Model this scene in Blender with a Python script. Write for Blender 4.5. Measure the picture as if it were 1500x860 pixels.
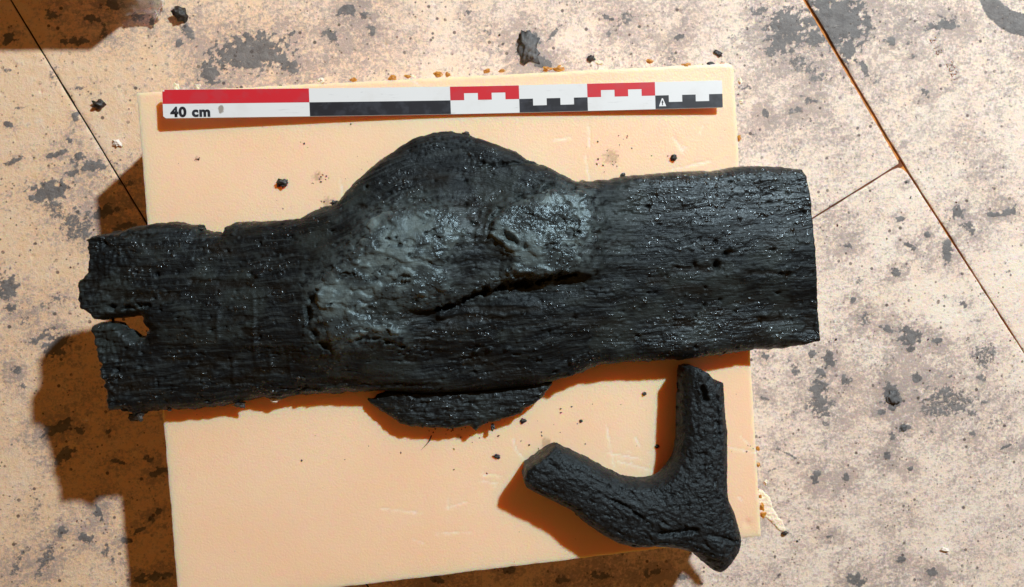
import bpy, math, random
import numpy as np
from mathutils import Matrix, Vector, noise as mnoise

random.seed(7)
rng = np.random.default_rng(7)
for o in list(bpy.data.objects):
    bpy.data.objects.remove(o)
SC = bpy.context.scene
COL = SC.collection

# ------------------------------------------------------------------ camera, light, exposure
HB = 9.2                     # cm, thickness of the foam board (its top is the photo's main plane)
CAM_Z = HB + 56.575          # cm
FOC = 1130.0                 # focal length in photo pixels (1500 wide)
RX, RY = math.radians(-1.611), math.radians(-3.85)


def rot(rx, ry):
    cx, sx, cy, sy = math.cos(rx), math.sin(rx), math.cos(ry), math.sin(ry)
    return np.array([[1, 0, 0], [0, cx, -sx], [0, sx, cx]]) @ np.array([[cy, 0, sy], [0, 1, 0], [-sy, 0, cy]])


ROT = rot(RX, RY)
cam = bpy.data.cameras.new('camera')
cam.sensor_width = 36.0
cam.lens = 36.0 * FOC / 1500.0
cam.clip_start = 0.01
cam.clip_end = 50
camo = bpy.data.objects.new('camera', cam)
COL.objects.link(camo)
mw = Matrix([list(r) for r in ROT]).to_4x4()
mw.translation = (0, 0, CAM_Z * 0.01)
camo.matrix_world = mw
SC.camera = camo

world = bpy.data.worlds.new("World")
SC.world = world
world.use_nodes = True
wb = world.node_tree.nodes['Background']
wb.inputs['Color'].default_value = (1.0, 0.45, 0.12, 1)
wb.inputs['Strength'].default_value = 0.175

# the work lamp standing up and to the right of the finds
AZ, EL, LD = math.radians(51.6), math.radians(44.5), 2.30
lamp = bpy.data.lights.new('work_lamp', 'SPOT')
lamp.energy = 292
lamp.color = (0.87, 0.96, 1.0)
lamp.shadow_soft_size = 0.042
lamp.spot_size = math.radians(75)
lamp.spot_blend = 0.6
lo = bpy.data.objects.new('work_lamp', lamp)
COL.objects.link(lo)
lp = Vector((LD * math.cos(EL) * math.cos(AZ), LD * math.cos(EL) * math.sin(AZ), LD * math.sin(EL) + HB * 0.01))
lo.location = lp
lo.rotation_euler = (Vector((0.03, 0, 0.05)) - lp).to_track_quat('-Z', 'Y').to_euler()

SC.view_settings.view_transform = 'Standard'
SC.view_settings.look = 'None'
SC.view_settings.exposure = 0.0
SC.view_settings.gamma = 1.0
SC.render.engine = 'CYCLES'
SC.cycles.max_bounces = 8
SC.cycles.use_denoising = True
SC.cycles.denoiser = 'OPENIMAGEDENOISE'
SC.cycles.denoising_input_passes = 'RGB_ALBEDO_NORMAL'
SC.cycles.denoising_prefilter = 'ACCURATE'


# ------------------------------------------------------------------ maths helpers (all in cm)
def unproj(px, py, z):
    d = ROT @ np.array([(px - 750) / FOC, -(py - 430) / FOC, -1.0])
    t = (z - CAM_Z) / d[2]
    return np.array([t * d[0], t * d[1]])


def to_px(x, y, z):
    qx, qy, qz = x, y, z - CAM_Z
    R = ROT.T
    a = R[0, 0] * qx + R[0, 1] * qy + R[0, 2] * qz
    b = R[1, 0] * qx + R[1, 1] * qy + R[1, 2] * qz
    c = R[2, 0] * qx + R[2, 1] * qy + R[2, 2] * qz
    return 750 + FOC * a / -c, 430 - FOC * b / -c


def sm(a, b, x):
    t = np.clip((x - a) / (b - a), 0, 1)
    return t * t * (3 - 2 * t)


PERM = rng.permutation(512)
GA = rng.random(512) * 2 * np.pi
GX, GY = np.cos(GA), np.sin(GA)


def perlin(x, y, seed=0):
    x = np.asarray(x, float) + seed * 17.31
    y = np.asarray(y, float) + seed * 9.77
    xi, yi = np.floor(x).astype(int), np.floor(y).astype(int)
    xf, yf = x - xi, y - yi

    def g(ix, iy, dx, dy):
        h = PERM[(PERM[ix & 511] + iy) & 511]
        return GX[h] * dx + GY[h] * dy
    u = xf * xf * xf * (xf * (xf * 6 - 15) + 10)
    v = yf * yf * yf * (yf * (yf * 6 - 15) + 10)
    a = g(xi, yi, xf, yf)
    b = g(xi + 1, yi, xf - 1, yf)
    c = g(xi, yi + 1, xf, yf - 1)
    d = g(xi + 1, yi + 1, xf - 1, yf - 1)
    return ((a + (b - a) * u) + ((c + (d - c) * u) - (a + (b - a) * u)) * v) * 1.5


def fbm(x, y, octv=4, seed=0, gain=0.5):
    s, a, n = 0, 1.0, 0
    for i in range(octv):
        s = s + a * perlin(x * 2 ** i, y * 2 ** i, seed + i * 3)
        n += a
        a *= gain
    return s / n


def ridge(x, y, octv=4, seed=0):
    s, a, n = 0, 1.0, 0
    for i in range(octv):
        s = s + a * (1 - np.abs(perlin(x * 2 ** i, y * 2 ** i, seed + i * 3)) * 1.6)
        n += a
        a *= 0.5
    return s / n


def poly_sd(X, Y, poly):
    """signed distance (positive inside) and nearest outline point"""
    sh = X.shape
    x, y = X.ravel(), Y.ravel()
    best = np.full(x.size, 1e18)
    nx, ny = np.zeros(x.size), np.zeros(x.size)
    ins = np.zeros(x.size, bool)
    P = np.asarray(poly)
    Q = np.roll(P, -1, 0)
    for (ax, ay), (bx, by) in zip(P, Q):
        dx, dy = bx - ax, by - ay
        L = dx * dx + dy * dy + 1e-12
        t = np.clip(((x - ax) * dx + (y - ay) * dy) / L, 0, 1)
        cx, cy = ax + t * dx, ay + t * dy
        d = (x - cx) ** 2 + (y - cy) ** 2
        m = d < best
        best[m] = d[m]
        nx[m] = cx[m]
        ny[m] = cy[m]
        if ay != by:
            c = ((ay > y) != (by > y)) & (x < dx * (y - ay) / dy + ax)
            ins ^= c
    sd = np.sqrt(best) * np.where(ins, 1, -1)
    return sd.reshape(sh), nx.reshape(sh), ny.reshape(sh)


def seg_dist(u, v, pts):
    best = np.full(np.shape(u), 1e9)
    for (ax, ay), (bx, by) in zip(pts[:-1], pts[1:]):
        dx, dy = bx - ax, by - ay
        t = np.clip(((u - ax) * dx + (v - ay) * dy) / (dx * dx + dy * dy + 1e-9), 0, 1)
        best = np.minimum(best, np.hypot(u - ax - t * dx, v - ay - t * dy))
    return best


def densify(poly, step, amp=0.0, freq=1.0, seed=0, amps=None):
    """split outline edges and roughen them with fractal noise along the normal"""
    P = np.asarray(poly, float)
    n = len(P)
    out, am = [], []
    for i in range(n):
        a, b = P[i], P[(i + 1) % n]
        k = max(1, int(np.hypot(*(b - a)) / step))
        for j in range(k):
            out.append(a + (b - a) * j / k)
            if amps is not None:
                am.append(amps[i] + (amps[(i + 1) % n] - amps[i]) * j / k)
    out = np.array(out)
    if amp or amps is not None:
        tang = np.roll(out, -1, 0) - np.roll(out, 1, 0)
        tang /= np.linalg.norm(tang, axis=1)[:, None] + 1e-9
        nor = np.stack([-tang[:, 1], tang[:, 0]], 1)
        w = fbm(out[:, 0] * freq, out[:, 1] * freq, 4, seed, 0.6)
        w = w * (np.array(am) if amps is not None else amp)
        out = out + nor * w[:, None]
    return out


# ------------------------------------------------------------------ mesh helpers
def mesh_np(name, V, F, mat=None, attrs=None, smooth=True, sharp=None):
    """V in cm -> mesh in metres; F = (n,4) or (n,3) array or list of arrays"""
    me = bpy.data.meshes.new(name)
    Fs = F if isinstance(F, list) else [F]
    Fs = [np.asarray(f) for f in Fs if len(f)]
    nl = sum(f.size for f in Fs)
    npoly = sum(len(f) for f in Fs)
    me.vertices.add(len(V))
    me.vertices.foreach_set('co', (np.asarray(V, float) * 0.01).astype(np.float32).ravel())
    me.loops.add(nl)
    me.loops.foreach_set('vertex_index', np.concatenate([f.ravel() for f in Fs]).astype(np.int32))
    me.polygons.add(npoly)
    tot = np.concatenate([np.full(len(f), f.shape[1]) for f in Fs]).astype(np.int32)
    st = np.concatenate([[0], np.cumsum(tot)[:-1]]).astype(np.int32)
    me.polygons.foreach_set('loop_start', st)
    me.polygons.foreach_set('use_smooth', np.full(npoly, smooth))
    me.update(calc_edges=True)
    me.validate()
    if sharp:
        me.set_sharp_from_angle(angle=math.radians(sharp))
    for k, a in (attrs or {}).items():
        at = me.attributes.new(k, 'FLOAT', 'POINT')
        at.data.foreach_set('value', np.asarray(a, np.float32).ravel())
    if mat:
        me.materials.append(mat)
    return me


def link(name, me, parent=None, **kw):
    o = bpy.data.objects.new(name, me)
    COL.objects.link(o)
    if parent:
        o.parent = parent
    for k, v in kw.items():
        o[k] = v
    return o


def thing(o, label, cat, group=None):
    o['label'] = label
    o['category'] = cat
    if group:
        o['group'] = group
    return o


def slab(xs, ys, poly, top, bot, fields=None, rings=3, wall=0.0, seed=0):
    """solid between two height fields over an outline. top/bot(X,Y,sd)->z, fields(X,Y,sd)->dict of attributes"""
    X, Y = np.meshgrid(xs, ys)
    dx, dy = np.gradient(xs), np.gradient(ys)
    H = np.maximum(dx[None, :], dy[:, None])
    sd, nx, ny = poly_sd(X, Y, poly)
    ok = sd > -0.5 * H
    cell = ok[:-1, :-1] & ok[1:, :-1] & ok[:-1, 1:] & ok[1:, 1:]
    cnt = np.zeros(X.shape, int)
    for a, b in ((slice(0, -1), slice(0, -1)), (slice(1, None), slice(0, -1)), (slice(0, -1), slice(1, None)), (slice(1, None), slice(1, None))):
        cnt[a, b] += cell
    used = cnt > 0
    bnd = used & (cnt < 4)
    snap = bnd & (np.abs(sd) < 1.3 * H)
    X = np.where(snap, nx, X)
    Y = np.where(snap, ny, Y)
    sd = np.where(snap, 0, sd)
    idx = -np.ones(X.shape, int)
    idx[used] = np.arange(used.sum())
    n = used.sum()
    x, y, s = X[used], Y[used], np.maximum(sd[used], 0)
    zt = top(x, y, s)
    zb = bot(x, y, s)
    V = [np.stack([x, y, zt], 1), np.stack([x, y, zb], 1)]
    q = np.stack([idx[:-1, :-1][cell], idx[:-1, 1:][cell], idx[1:, 1:][cell], idx[1:, :-1][cell]], 1)
    F = [q, q[:, ::-1] + n]
    # oriented boundary edges
    E = np.concatenate([q[:, [0, 1]], q[:, [1, 2]], q[:, [2, 3]], q[:, [3, 0]]])
    key = E[:, 0].astype(np.int64) * (n + 1) + E[:, 1]
    rev = E[:, 1].astype(np.int64) * (n + 1) + E[:, 0]
    B = E[~np.isin(key, rev)]
    bv = np.unique(B)
    remap = -np.ones(n, int)
    remap[bv] = np.arange(len(bv))
    prev = lambda e: e            # noqa
    ids = [np.arange(n)]
    base = 2 * n
    layers = [lambda e: e]
    for r in range(1, rings + 1):
        t = r / (rings + 1)
        zz = zt[bv] * (1 - t) + zb[bv] * t
        off = wall * fbm(x[bv] * 1.2 + zz * 2.1, y[bv] * 1.2 + zz * 1.3, 3, seed + 5)
        # push along the outward direction, estimated from the local outline
        gx, gy = np.zeros(len(bv)), np.zeros(len(bv))
        ex, ey = x[B[:, 1]] - x[B[:, 0]], y[B[:, 1]] - y[B[:, 0]]
        np.add.at(gx, remap[B[:, 0]], ey)
        np.add.at(gx, remap[B[:, 1]], ey)
        np.add.at(gy, remap[B[:, 0]], -ex)
        np.add.at(gy, remap[B[:, 1]], -ex)
        g = np.hypot(gx, gy) + 1e-9
        V.append(np.stack([x[bv] + gx / g * off, y[bv] + gy / g * off, zz], 1))
        layers.append((lambda b: (lambda e: remap[e] + b))(base))
        base += len(bv)
    layers.append(lambda e: e + n)
    for a, b in zip(layers[:-1], layers[1:]):
        F.append(np.stack([a(B[:, 1]), a(B[:, 0]), b(B[:, 0]), b(B[:, 1])], 1))
    V = np.concatenate(V)
    attrs = {}
    if fields:
        for k, a in fields(x, y, s).items():
            rest = np.concatenate([a] + [a[bv]] * rings)
            attrs[k] = np.concatenate([a, rest])
    return V, F, attrs


def lump(rx, ry, rz, seed, sub=2, rough=0.35, freq=1.6):
    import bmesh
    bm = bmesh.new()
    bmesh.ops.create_icosphere(bm, subdivisions=sub, radius=1.0)
    for v in bm.verts:
        p = v.co.copy()
        d = 1 + 1.5 * rough * mnoise.fractal(p * freq + Vector((seed * 3.7, seed * 1.3, seed)), 0.8, 2.0, 4)
        v.co = Vector((p.x * rx * d, p.y * ry * d, max(p.z * rz * d, -rz * 0.55))) * 0.01
    me = bpy.data.meshes.new('lump')
    bm.to_mesh(me)
    bm.free()
    me.polygons.foreach_set('use_smooth', [sub > 2] * len(me.polygons))
    return me


# ------------------------------------------------------------------ materials
def nodes(name):
    m = bpy.data.materials.new(name)
    m.use_nodes = True
    nt = m.node_tree
    nt.nodes.clear()
    out = nt.nodes.new('ShaderNodeOutputMaterial')
    b = nt.nodes.new('ShaderNodeBsdfPrincipled')
    nt.links.new(b.outputs[0], out.inputs[0])
    return m, nt, b


class NT:
    def __init__(self, nt):
        self.nt = nt
        self.tc = nt.nodes.new('ShaderNodeTexCoord').outputs['Object']

    def put(self, sock, v):
        if hasattr(v, 'is_linked'):
            self.nt.links.new(v, sock)
        elif isinstance(v, (tuple, list)) and len(v) == 3 and sock.type == 'RGBA':
            sock.default_value = (*v, 1)
        else:
            sock.default_value = v

    def map(self, scale, rotz=0.0, loc=(0, 0, 0)):
        n = self.nt.nodes.new('ShaderNodeMapping')
        self.put(n.inputs['Vector'], self.tc)
        n.inputs['Scale'].default_value = scale
        n.inputs['Rotation'].default_value = (0, 0, rotz)
        n.inputs['Location'].default_value = loc
        return n.outputs[0]

    def noise(self, scale, detail=4, rough=0.5, vec=None, dist=0.0):
        n = self.nt.nodes.new('ShaderNodeTexNoise')
        self.put(n.inputs['Vector'], vec or self.tc)
        n.inputs['Scale'].default_value = scale
        n.inputs['Detail'].default_value = detail
        n.inputs['Roughness'].default_value = rough
        n.inputs['Distortion'].default_value = dist
        return n.outputs['Fac']

    def voro(self, scale, vec=None, feature='F1', out='Distance'):
        n = self.nt.nodes.new('ShaderNodeTexVoronoi')
        n.feature = feature
        self.put(n.inputs['Vector'], vec or self.tc)
        n.inputs['Scale'].default_value = scale
        return n.outputs[out]

    def ramp(self, fac, a, b, lo=0.0, hi=1.0):
        n = self.nt.nodes.new('ShaderNodeMapRange')
        n.interpolation_type = 'SMOOTHSTEP'
        self.put(n.inputs['Value'], fac)
        n.inputs['From Min'].default_value = a
        n.inputs['From Max'].default_value = b
        n.inputs['To Min'].default_value = lo
        n.inputs['To Max'].default_value = hi
        return n.outputs[0]

    def math(self, op, a, b=0.0, clamp=False):
        n = self.nt.nodes.new('ShaderNodeMath')
        n.operation = op
        n.use_clamp = clamp
        self.put(n.inputs[0], a)
        self.put(n.inputs[1], b)
        return n.outputs[0]

    def mix(self, fac, a, b):
        n = self.nt.nodes.new('ShaderNodeMix')
        n.data_type = 'RGBA'
        self.put(n.inputs['Factor'], fac)
        self.put(n.inputs[6], a)
        self.put(n.inputs[7], b)
        return n.outputs[2]

    def attr(self, name):
        n = self.nt.nodes.new('ShaderNodeAttribute')
        n.attribute_name = name
        return n.outputs['Fac']

    def bump(self, h, strength, dist, prev=None):
        n = self.nt.nodes.new('ShaderNodeBump')
        n.inputs['Strength'].default_value = strength
        n.inputs['Distance'].default_value = dist
        self.put(n.inputs['Height'], h)
        if prev:
            self.put(n.inputs['Normal'], prev)
        return n.outputs[0]


FOAM = (0.93, 0.60, 0.33)
SSR = (1.0, 0.24, 0.03)


def mat_board():
    m, nt, b = nodes('foam_board')
    N = NT(nt)
    n1 = N.noise(14, 4)
    n2 = N.noise(900, 2)
    col = N.mix(N.ramp(n1, 0.3, 0.75), (0.92, 0.63, 0.415), (0.935, 0.67, 0.46))
    sp = N.ramp(N.voro(330), 0.07, 0.02)
    spn = N.math('MULTIPLY', sp, N.ramp(N.noise(60, 3), 0.52, 0.7))
    col = N.mix(N.math('MULTIPLY', spn, 0.75), col, (0.30, 0.15, 0.06))
    sc = N.attr('scratch')
    col = N.mix(N.math('MULTIPLY', sc, 0.7), col, (0.97, 0.85, 0.72))
    col = N.mix(N.attr('dirt'), col, (0.22, 0.11, 0.045))
    N.put(b.inputs['Base Color'], col)
    b.inputs['Subsurface Weight'].default_value = 0.75
    b.inputs['Subsurface Radius'].default_value = SSR
    b.inputs['Subsurface Scale'].default_value = 0.020
    b.inputs['Roughness'].default_value = 0.42
    b.inputs['Specular IOR Level'].default_value = 0.35
    bp = N.bump(N.noise(620, 3, 0.6), 0.35, 0.0007)
    bp = N.bump(N.noise(160, 3, 0.6), 0.10, 0.001, bp)
    N.put(b.inputs['Normal'], bp)
    return m


def mat_floor():
    m, nt, b = nodes('dirty_foam_floor')
    N = NT(nt)
    grime = N.attr('grime')
    clay = N.attr('clay')
    pale = N.attr('pale')
    n_f = N.noise(420, 6, 0.7)
    n_m = N.noise(110, 6, 0.65)
    n_l = N.noise(30, 5, 0.6)
    worn_lit = N.attr('worn_lit')
    ca = N.mix(worn_lit, (0.88, 0.59, 0.38), (0.89, 0.69, 0.56))
    cb = N.mix(worn_lit, (0.90, 0.66, 0.47), (0.90, 0.76, 0.67))
    col = N.mix(N.ramp(n_m, 0.35, 0.7), ca, cb)
    col = N.mix(N.math('MULTIPLY', pale, N.ramp(n_f, 0.3, 0.6)), col, (0.91, 0.80, 0.69))
    # grey film, broken up by fine noise
    g = N.math('ADD', grime, N.math('MULTIPLY', N.math('SUBTRACT', n_f, 0.5), 2.0))
    n_h = N.noise(250, 7, 0.78)
    g = N.math('ADD', g, N.math('MULTIPLY', N.math('SUBTRACT', n_h, 0.5), 1.9))
    g = N.math('ADD', g, N.math('MULTIPLY', N.math('SUBTRACT', n_m, 0.5), 1.2))
    gm = N.ramp(g, 0.2, 1.0, 0.0, 0.85)
    filmc = N.mix(N.ramp(n_l, 0.4, 0.65), (0.41, 0.33, 0.295), (0.30, 0.255, 0.24))
    col = N.mix(gm, col, filmc)
    # thick clay
    c = N.math('ADD', clay, N.math('MULTIPLY', N.math('SUBTRACT', n_f, 0.5), 1.1))
    c = N.math('ADD', c, N.math('MULTIPLY', N.math('SUBTRACT', n_m, 0.5), 0.9))
    c = N.math('ADD', c, N.math('MULTIPLY', N.math('SUBTRACT', n_h, 0.5), 0.8))
    cm = N.ramp(c, 0.34, 0.68)
    clc = N.mix(N.ramp(n_m, 0.3, 0.7), (0.095, 0.097, 0.102), (0.19, 0.188, 0.186))
    col = N.mix(N.math('MULTIPLY', cm, 0.94), col, clc)
    # specks: dark peaty grains and rusty dots
    v1 = N.ramp(N.voro(190), 0.20, 0.09)
    v1 = N.math('MULTIPLY', v1, N.ramp(N.noise(45, 3, 0.6), 0.42, 0.58))
    col = N.mix(N.math('MULTIPLY', v1, 0.8), col, (0.07, 0.045, 0.036))
    v3 = N.math('MULTIPLY', N.ramp(N.voro(95, N.map((1, 1, 1), 0.8, (6, 2, 0))), 0.17, 0.11), N.ramp(N.noise(38, 4, 0.65, N.map((1, 1, 1), 0, (9, 9, 0))), 0.44, 0.56))
    col = N.mix(N.math('MULTIPLY', v3, 0.85), col, (0.075, 0.06, 0.055))
    v2 = N.ramp(N.voro(420, N.map((1, 1, 1), 0.4, (3, 2, 0))), 0.24, 0.10)
    v2 = N.math('MULTIPLY', v2, N.ramp(N.noise(80, 3, 0.6), 0.46, 0.6))
    col = N.mix(N.math('MULTIPLY', v2, 0.3), col, (0.16, 0.085, 0.055))
    # hair-fine scuffs
    sx = N.noise(1.0, 5, 0.7, N.map((900, 90, 1), 0.55), 0.4)
    col = N.mix(N.ramp(sx, 0.64, 0.74, 0, 0.4), col, (0.26, 0.185, 0.15))
    sx2 = N.noise(1.0, 4, 0.7, N.map((70, 800, 1), -0.35, (4, 1, 0)), 0.5)
    col = N.mix(N.ramp(sx2, 0.64, 0.74, 0, 0.4), col, (0.93, 0.82, 0.70))
    N.put(b.inputs['Base Color'], col)
    N.put(b.inputs['Subsurface Weight'], N.math('MULTIPLY', N.math('SUBTRACT', 1.0, cm), 0.35))
    b.inputs['Subsurface Radius'].default_value = SSR
    b.inputs['Subsurface Scale'].default_value = 0.006
    b.inputs['Roughness'].default_value = 0.55
    b.inputs['Specular IOR Level'].default_value = 0.3
    bp = N.bump(n_f, 0.6, 0.0011)
    bp = N.bump(n_h, 0.5, 0.0015, bp)
    bp = N.bump(n_m, 0.35, 0.002, bp)
    bp = N.bump(N.ramp(N.voro(55, N.map((1, 1, 1), 0, (2, 7, 0))), 0.05, 0.22), 0.25, 0.0012, bp)
    N.put(b.inputs['Normal'], bp)
    return m


def mat_log():
    m, nt, b = nodes('wet_black_wood')
    N = NT(nt)
    cv = nt.nodes.new('ShaderNodeCombineXYZ')
    N.put(cv.inputs[0], N.math('MULTIPLY', N.attr('along'), 0.016))
    N.put(cv.inputs[1], N.math('MULTIPLY', N.attr('across'), 0.16))
    gv = cv.outputs[0]
    fib = N.noise(1.0, 6, 0.62, gv, 0.3)                 # fibres following the grain round the knot
    fib2 = N.noise(3.1, 4, 0.6, gv, 0.2)
    big = N.noise(30, 5, 0.6)
    patch = N.noise(62, 5, 0.65, N.map((0.55, 1, 1), 0.07, (5, 1, 0)))
    mid = N.noise(210, 3, 0.55)
    col = N.mix(N.ramp(fib2, 0.3, 0.7), (0.0020, 0.0026, 0.0032), (0.0065, 0.0080, 0.0090))
    col = N.mix(N.ramp(fib, 0.48, 0.62, 0, 0.95), col, (0.019, 0.0235, 0.0245))
    col = N.mix(N.ramp(big, 0.50, 0.64, 0, 0.9), col, (0.022, 0.028, 0.027))
    col = N.mix(N.ramp(N.noise(48, 5, 0.6, N.map((0.4, 1, 1), 0.05, (2, 8, 0))), 0.52, 0.68, 0, 0.8), col, (0.0085, 0.0065, 0.0042))
    col = N.mix(N.attr('wet'), col, (0.0065, 0.0052, 0.0034))
    col = N.mix(N.math('MULTIPLY', N.attr('clay'), N.ramp(mid, 0.35, 0.6)), col, (0.044, 0.058, 0.060))
    N.put(b.inputs['Base Color'], col)
    # beads of water and wet grit: one small sharp glint on each, the wood between them is dull
    shine = N.ramp(patch, 0.56, 0.38, 0.08, 0.85)
    shine = N.math('MAXIMUM', shine, N.math('MULTIPLY', N.attr('shiny'), 0.95))
    shine = N.math('MULTIPLY', shine, N.ramp(N.noise(130, 4, 0.65, N.map((0.6, 1, 1), 0.07, (3, 3, 3))), 0.40, 0.58, 0.12, 1.0))
    beads = None
    bp = N.bump(fib, 0.6, 0.0016)
    bp = N.bump(fib2, 0.4, 0.0008, bp)
    bp = N.bump(mid, 0.25, 0.0012, bp)
    bp = N.bump(N.noise(420, 3, 0.6), 0.35, 0.0009, bp)
    for sc, lo, off, dist in ((470, 0.15, (0, 0, 0), 0.00060), (270, 0.45, (7, 3, 2), 0.0010)):
        vec = N.map((1, 1, 1), 0.2 * sc, off)
        vc = nt.nodes.new('ShaderNodeSeparateColor')
        N.put(vc.inputs[0], N.voro(sc, vec, 'F1', 'Color'))
        pick = N.ramp(vc.outputs[0], lo, 1.0)
        d = N.math('MULTIPLY', N.math('MULTIPLY', N.ramp(N.voro(sc, vec), 0.50, 0.05), pick), shine)
        bp = N.bump(d, 0.9, dist, bp)
        k = N.ramp(d, 0.02, 0.25)
        beads = k if beads is None else N.math('MAXIMUM', beads, k)
    N.put(b.inputs['Normal'], bp)
    base_r = N.ramp(patch, 0.36, 0.64, 0.40, 0.58)
    base_r = N.math('SUBTRACT', base_r, N.math('MULTIPLY', N.attr('shiny'), 0.13))
    base_r = N.math('ADD', base_r, N.math('MULTIPLY', N.attr('wet'), 0.08))
    m1 = nt.nodes.new('ShaderNodeMix')
    N.put(m1.inputs[0], beads)
    N.put(m1.inputs[2], base_r)
    m1.inputs[3].default_value = 0.20
    N.put(b.inputs['Roughness'], m1.outputs[0])
    N.put(b.inputs['Specular IOR Level'], N.math('ADD', N.math('MULTIPLY', beads, 0.75), N.math('ADD', 0.22, N.math('MULTIPLY', N.attr('shiny'), 0.20))))
    b.inputs['Specular Tint'].default_value = (0.76, 0.91, 1.0, 1)
    return m


def mat_clay():
    m, nt, b = nodes('grey_green_clay')
    N = NT(nt)
    mid = N.noise(130, 6, 0.65)
    st = N.noise(1.0, 5, 0.65, N.map((45, 330, 200), 0.35), 0.5)
    big = N.noise(46, 4, 0.6, N.map((1, 1, 1), 0, (3, 3, 0)))
    fine = N.noise(420, 3, 0.6)
    col = N.mix(N.ramp(mid, 0.3, 0.7), (0.058, 0.081, 0.086), (0.104, 0.137, 0.137))
    col = N.mix(N.ramp(st, 0.50, 0.68, 0, 0.6), col, (0.036, 0.049, 0.053))
    col = N.mix(N.ramp(N.math('ADD', big, N.math('MULTIPLY', N.attr('gloss'), 0.06)), 0.45, 0.58, 0.0, 0.85), col, (0.022, 0.030, 0.034))
    col = N.mix(N.ramp(N.voro(240), 0.16, 0.05), col, (0.015, 0.015, 0.015))
    N.put(b.inputs['Base Color'], col)
    gl = N.math('ADD', big, N.math('MULTIPLY', N.attr('gloss'), 0.14))
    N.put(b.inputs['Roughness'], N.ramp(gl, 0.42, 0.62, 0.52, 0.23))
    b.inputs['Specular IOR Level'].default_value = 0.55
    b.inputs['Specular Tint'].default_value = (0.7, 0.9, 1.0, 1)
    bp = N.bump(mid, 0.40, 0.0020)
    bp = N.bump(st, 0.4, 0.0012, bp)
    bp = N.bump(fine, 0.5, 0.0010, bp)
    dr = N.math('MULTIPLY', N.ramp(N.voro(380), 0.5, 0.05), N.ramp(gl, 0.50, 0.64))
    bp = N.bump(dr, 0.8, 0.0008, bp)
    N.put(b.inputs['Normal'], bp)
    return m


def mat_branch():
    m, nt, b = nodes('damp_black_branch')
    N = NT(nt)
    cv = nt.nodes.new('ShaderNodeCombineXYZ')
    N.put(cv.inputs[0], N.math('MULTIPLY', N.attr('along'), 0.03))
    N.put(cv.inputs[1], N.math('MULTIPLY', N.attr('across'), 0.20))
    fib = N.noise(1.0, 6, 0.65, cv.outputs[0], 0.3)
    mid = N.noise(190, 5, 0.65)
    fine = N.noise(420, 3, 0.6)
    col = N.mix(N.ramp(mid, 0.35, 0.7), (0.005, 0.0058, 0.0068), (0.018, 0.0205, 0.0225))
    col = N.mix(N.ramp(fib, 0.5, 0.68, 0, 0.8), col, (0.030, 0.0345, 0.037))
    col = N.mix(N.ramp(N.voro(260), 0.16, 0.05), col, (0.002, 0.002, 0.002))
    N.put(b.inputs['Base Color'], col)
    N.put(b.inputs['Roughness'], N.ramp(mid, 0.35, 0.65, 0.36, 0.6))
    b.inputs['Specular IOR Level'].default_value = 0.32
    b.inputs['Specular Tint'].default_value = (0.75, 0.92, 1.0, 1)
    bp = N.bump(fib, 0.7, 0.0016)
    bp = N.bump(mid, 0.6, 0.0016, bp)
    bp = N.bump(fine, 0.9, 0.0012, bp)
    N.put(b.inputs['Normal'], bp)
    return m


def mat_simple(name, col, rough=0.5, spec=0.4, var=0.0, scale=300, sss=0.0, bump=0.0):
    m, nt, b = nodes(name)
    N = NT(nt)
    n = N.noise(scale, 5, 0.65)
    lo = tuple(c * (1 - var) for c in col)
    hi = tuple(min(1, c * (1 + var * 0.6)) for c in col)
    N.put(b.inputs['Base Color'], N.mix(N.ramp(n, 0.3, 0.7), lo, hi))
    b.inputs['Roughness'].default_value = rough
    b.inputs['Specular IOR Level'].default_value = spec
    if sss:
        b.inputs['Subsurface Weight'].default_value = sss
        b.inputs['Subsurface Radius'].default_value = SSR
        b.inputs['Subsurface Scale'].default_value = 0.004
    if bump:
        N.put(b.inputs['Normal'], N.bump(n, bump, 0.001))
    return m


def mat_white_bar():
    m, nt, b = nodes('scuffed_white_plastic')
    N = NT(nt)
    s = N.noise(1.0, 5, 0.7, N.map((60, 500, 1), 0.5), 0.8)
    col = N.mix(N.ramp(s, 0.60, 0.76, 0, 0.55), (0.70, 0.72, 0.73), (0.34, 0.34, 0.35))
    col = N.mix(N.ramp(N.noise(60, 4, 0.6), 0.5, 0.75, 0, 0.16), col, (0.5, 0.47, 0.42))
    # clay thumb smudge beside the lettering
    mp = N.map((1 / 0.0022, 1 / 0.0032, 0), 0.0)
    mp.node.inputs['Location'].default_value = (-0.0389 / 0.0022, 0.0042 / 0.0032, 0)
    ln = nt.nodes.new('ShaderNodeVectorMath')
    ln.operation = 'LENGTH'
    N.put(ln.inputs[0], mp)
    d = N.math('ADD', ln.outputs['Value'], N.math('MULTIPLY', N.math('SUBTRACT', N.noise(500, 4, 0.6), 0.5), 1.1))
    col = N.mix(N.ramp(d, 1.1, 0.7, 0, 0.85), col, (0.24, 0.21, 0.17))
    N.put(b.inputs['Base Color'], col)
    b.inputs['Roughness'].default_value = 0.38
    b.inputs['Specular IOR Level'].default_value = 0.35
    return m


def mat_print(name, col, worn_lit):
    m, nt, b = nodes(name)
    N = NT(nt)
    c = N.mix(N.ramp(N.noise(90, 5, 0.65), 0.46, 0.62, 0, 0.8), col, worn_lit)
    c = N.mix(N.ramp(N.noise(1.0, 5, 0.7, N.map((50, 420, 1), 0.2), 0.8), 0.68, 0.78, 0, 0.3), c, (0.3, 0.3, 0.3))
    N.put(b.inputs['Base Color'], c)
    b.inputs['Roughness'].default_value = 0.36
    b.inputs['Specular IOR Level'].default_value = 0.4
    return m


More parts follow.
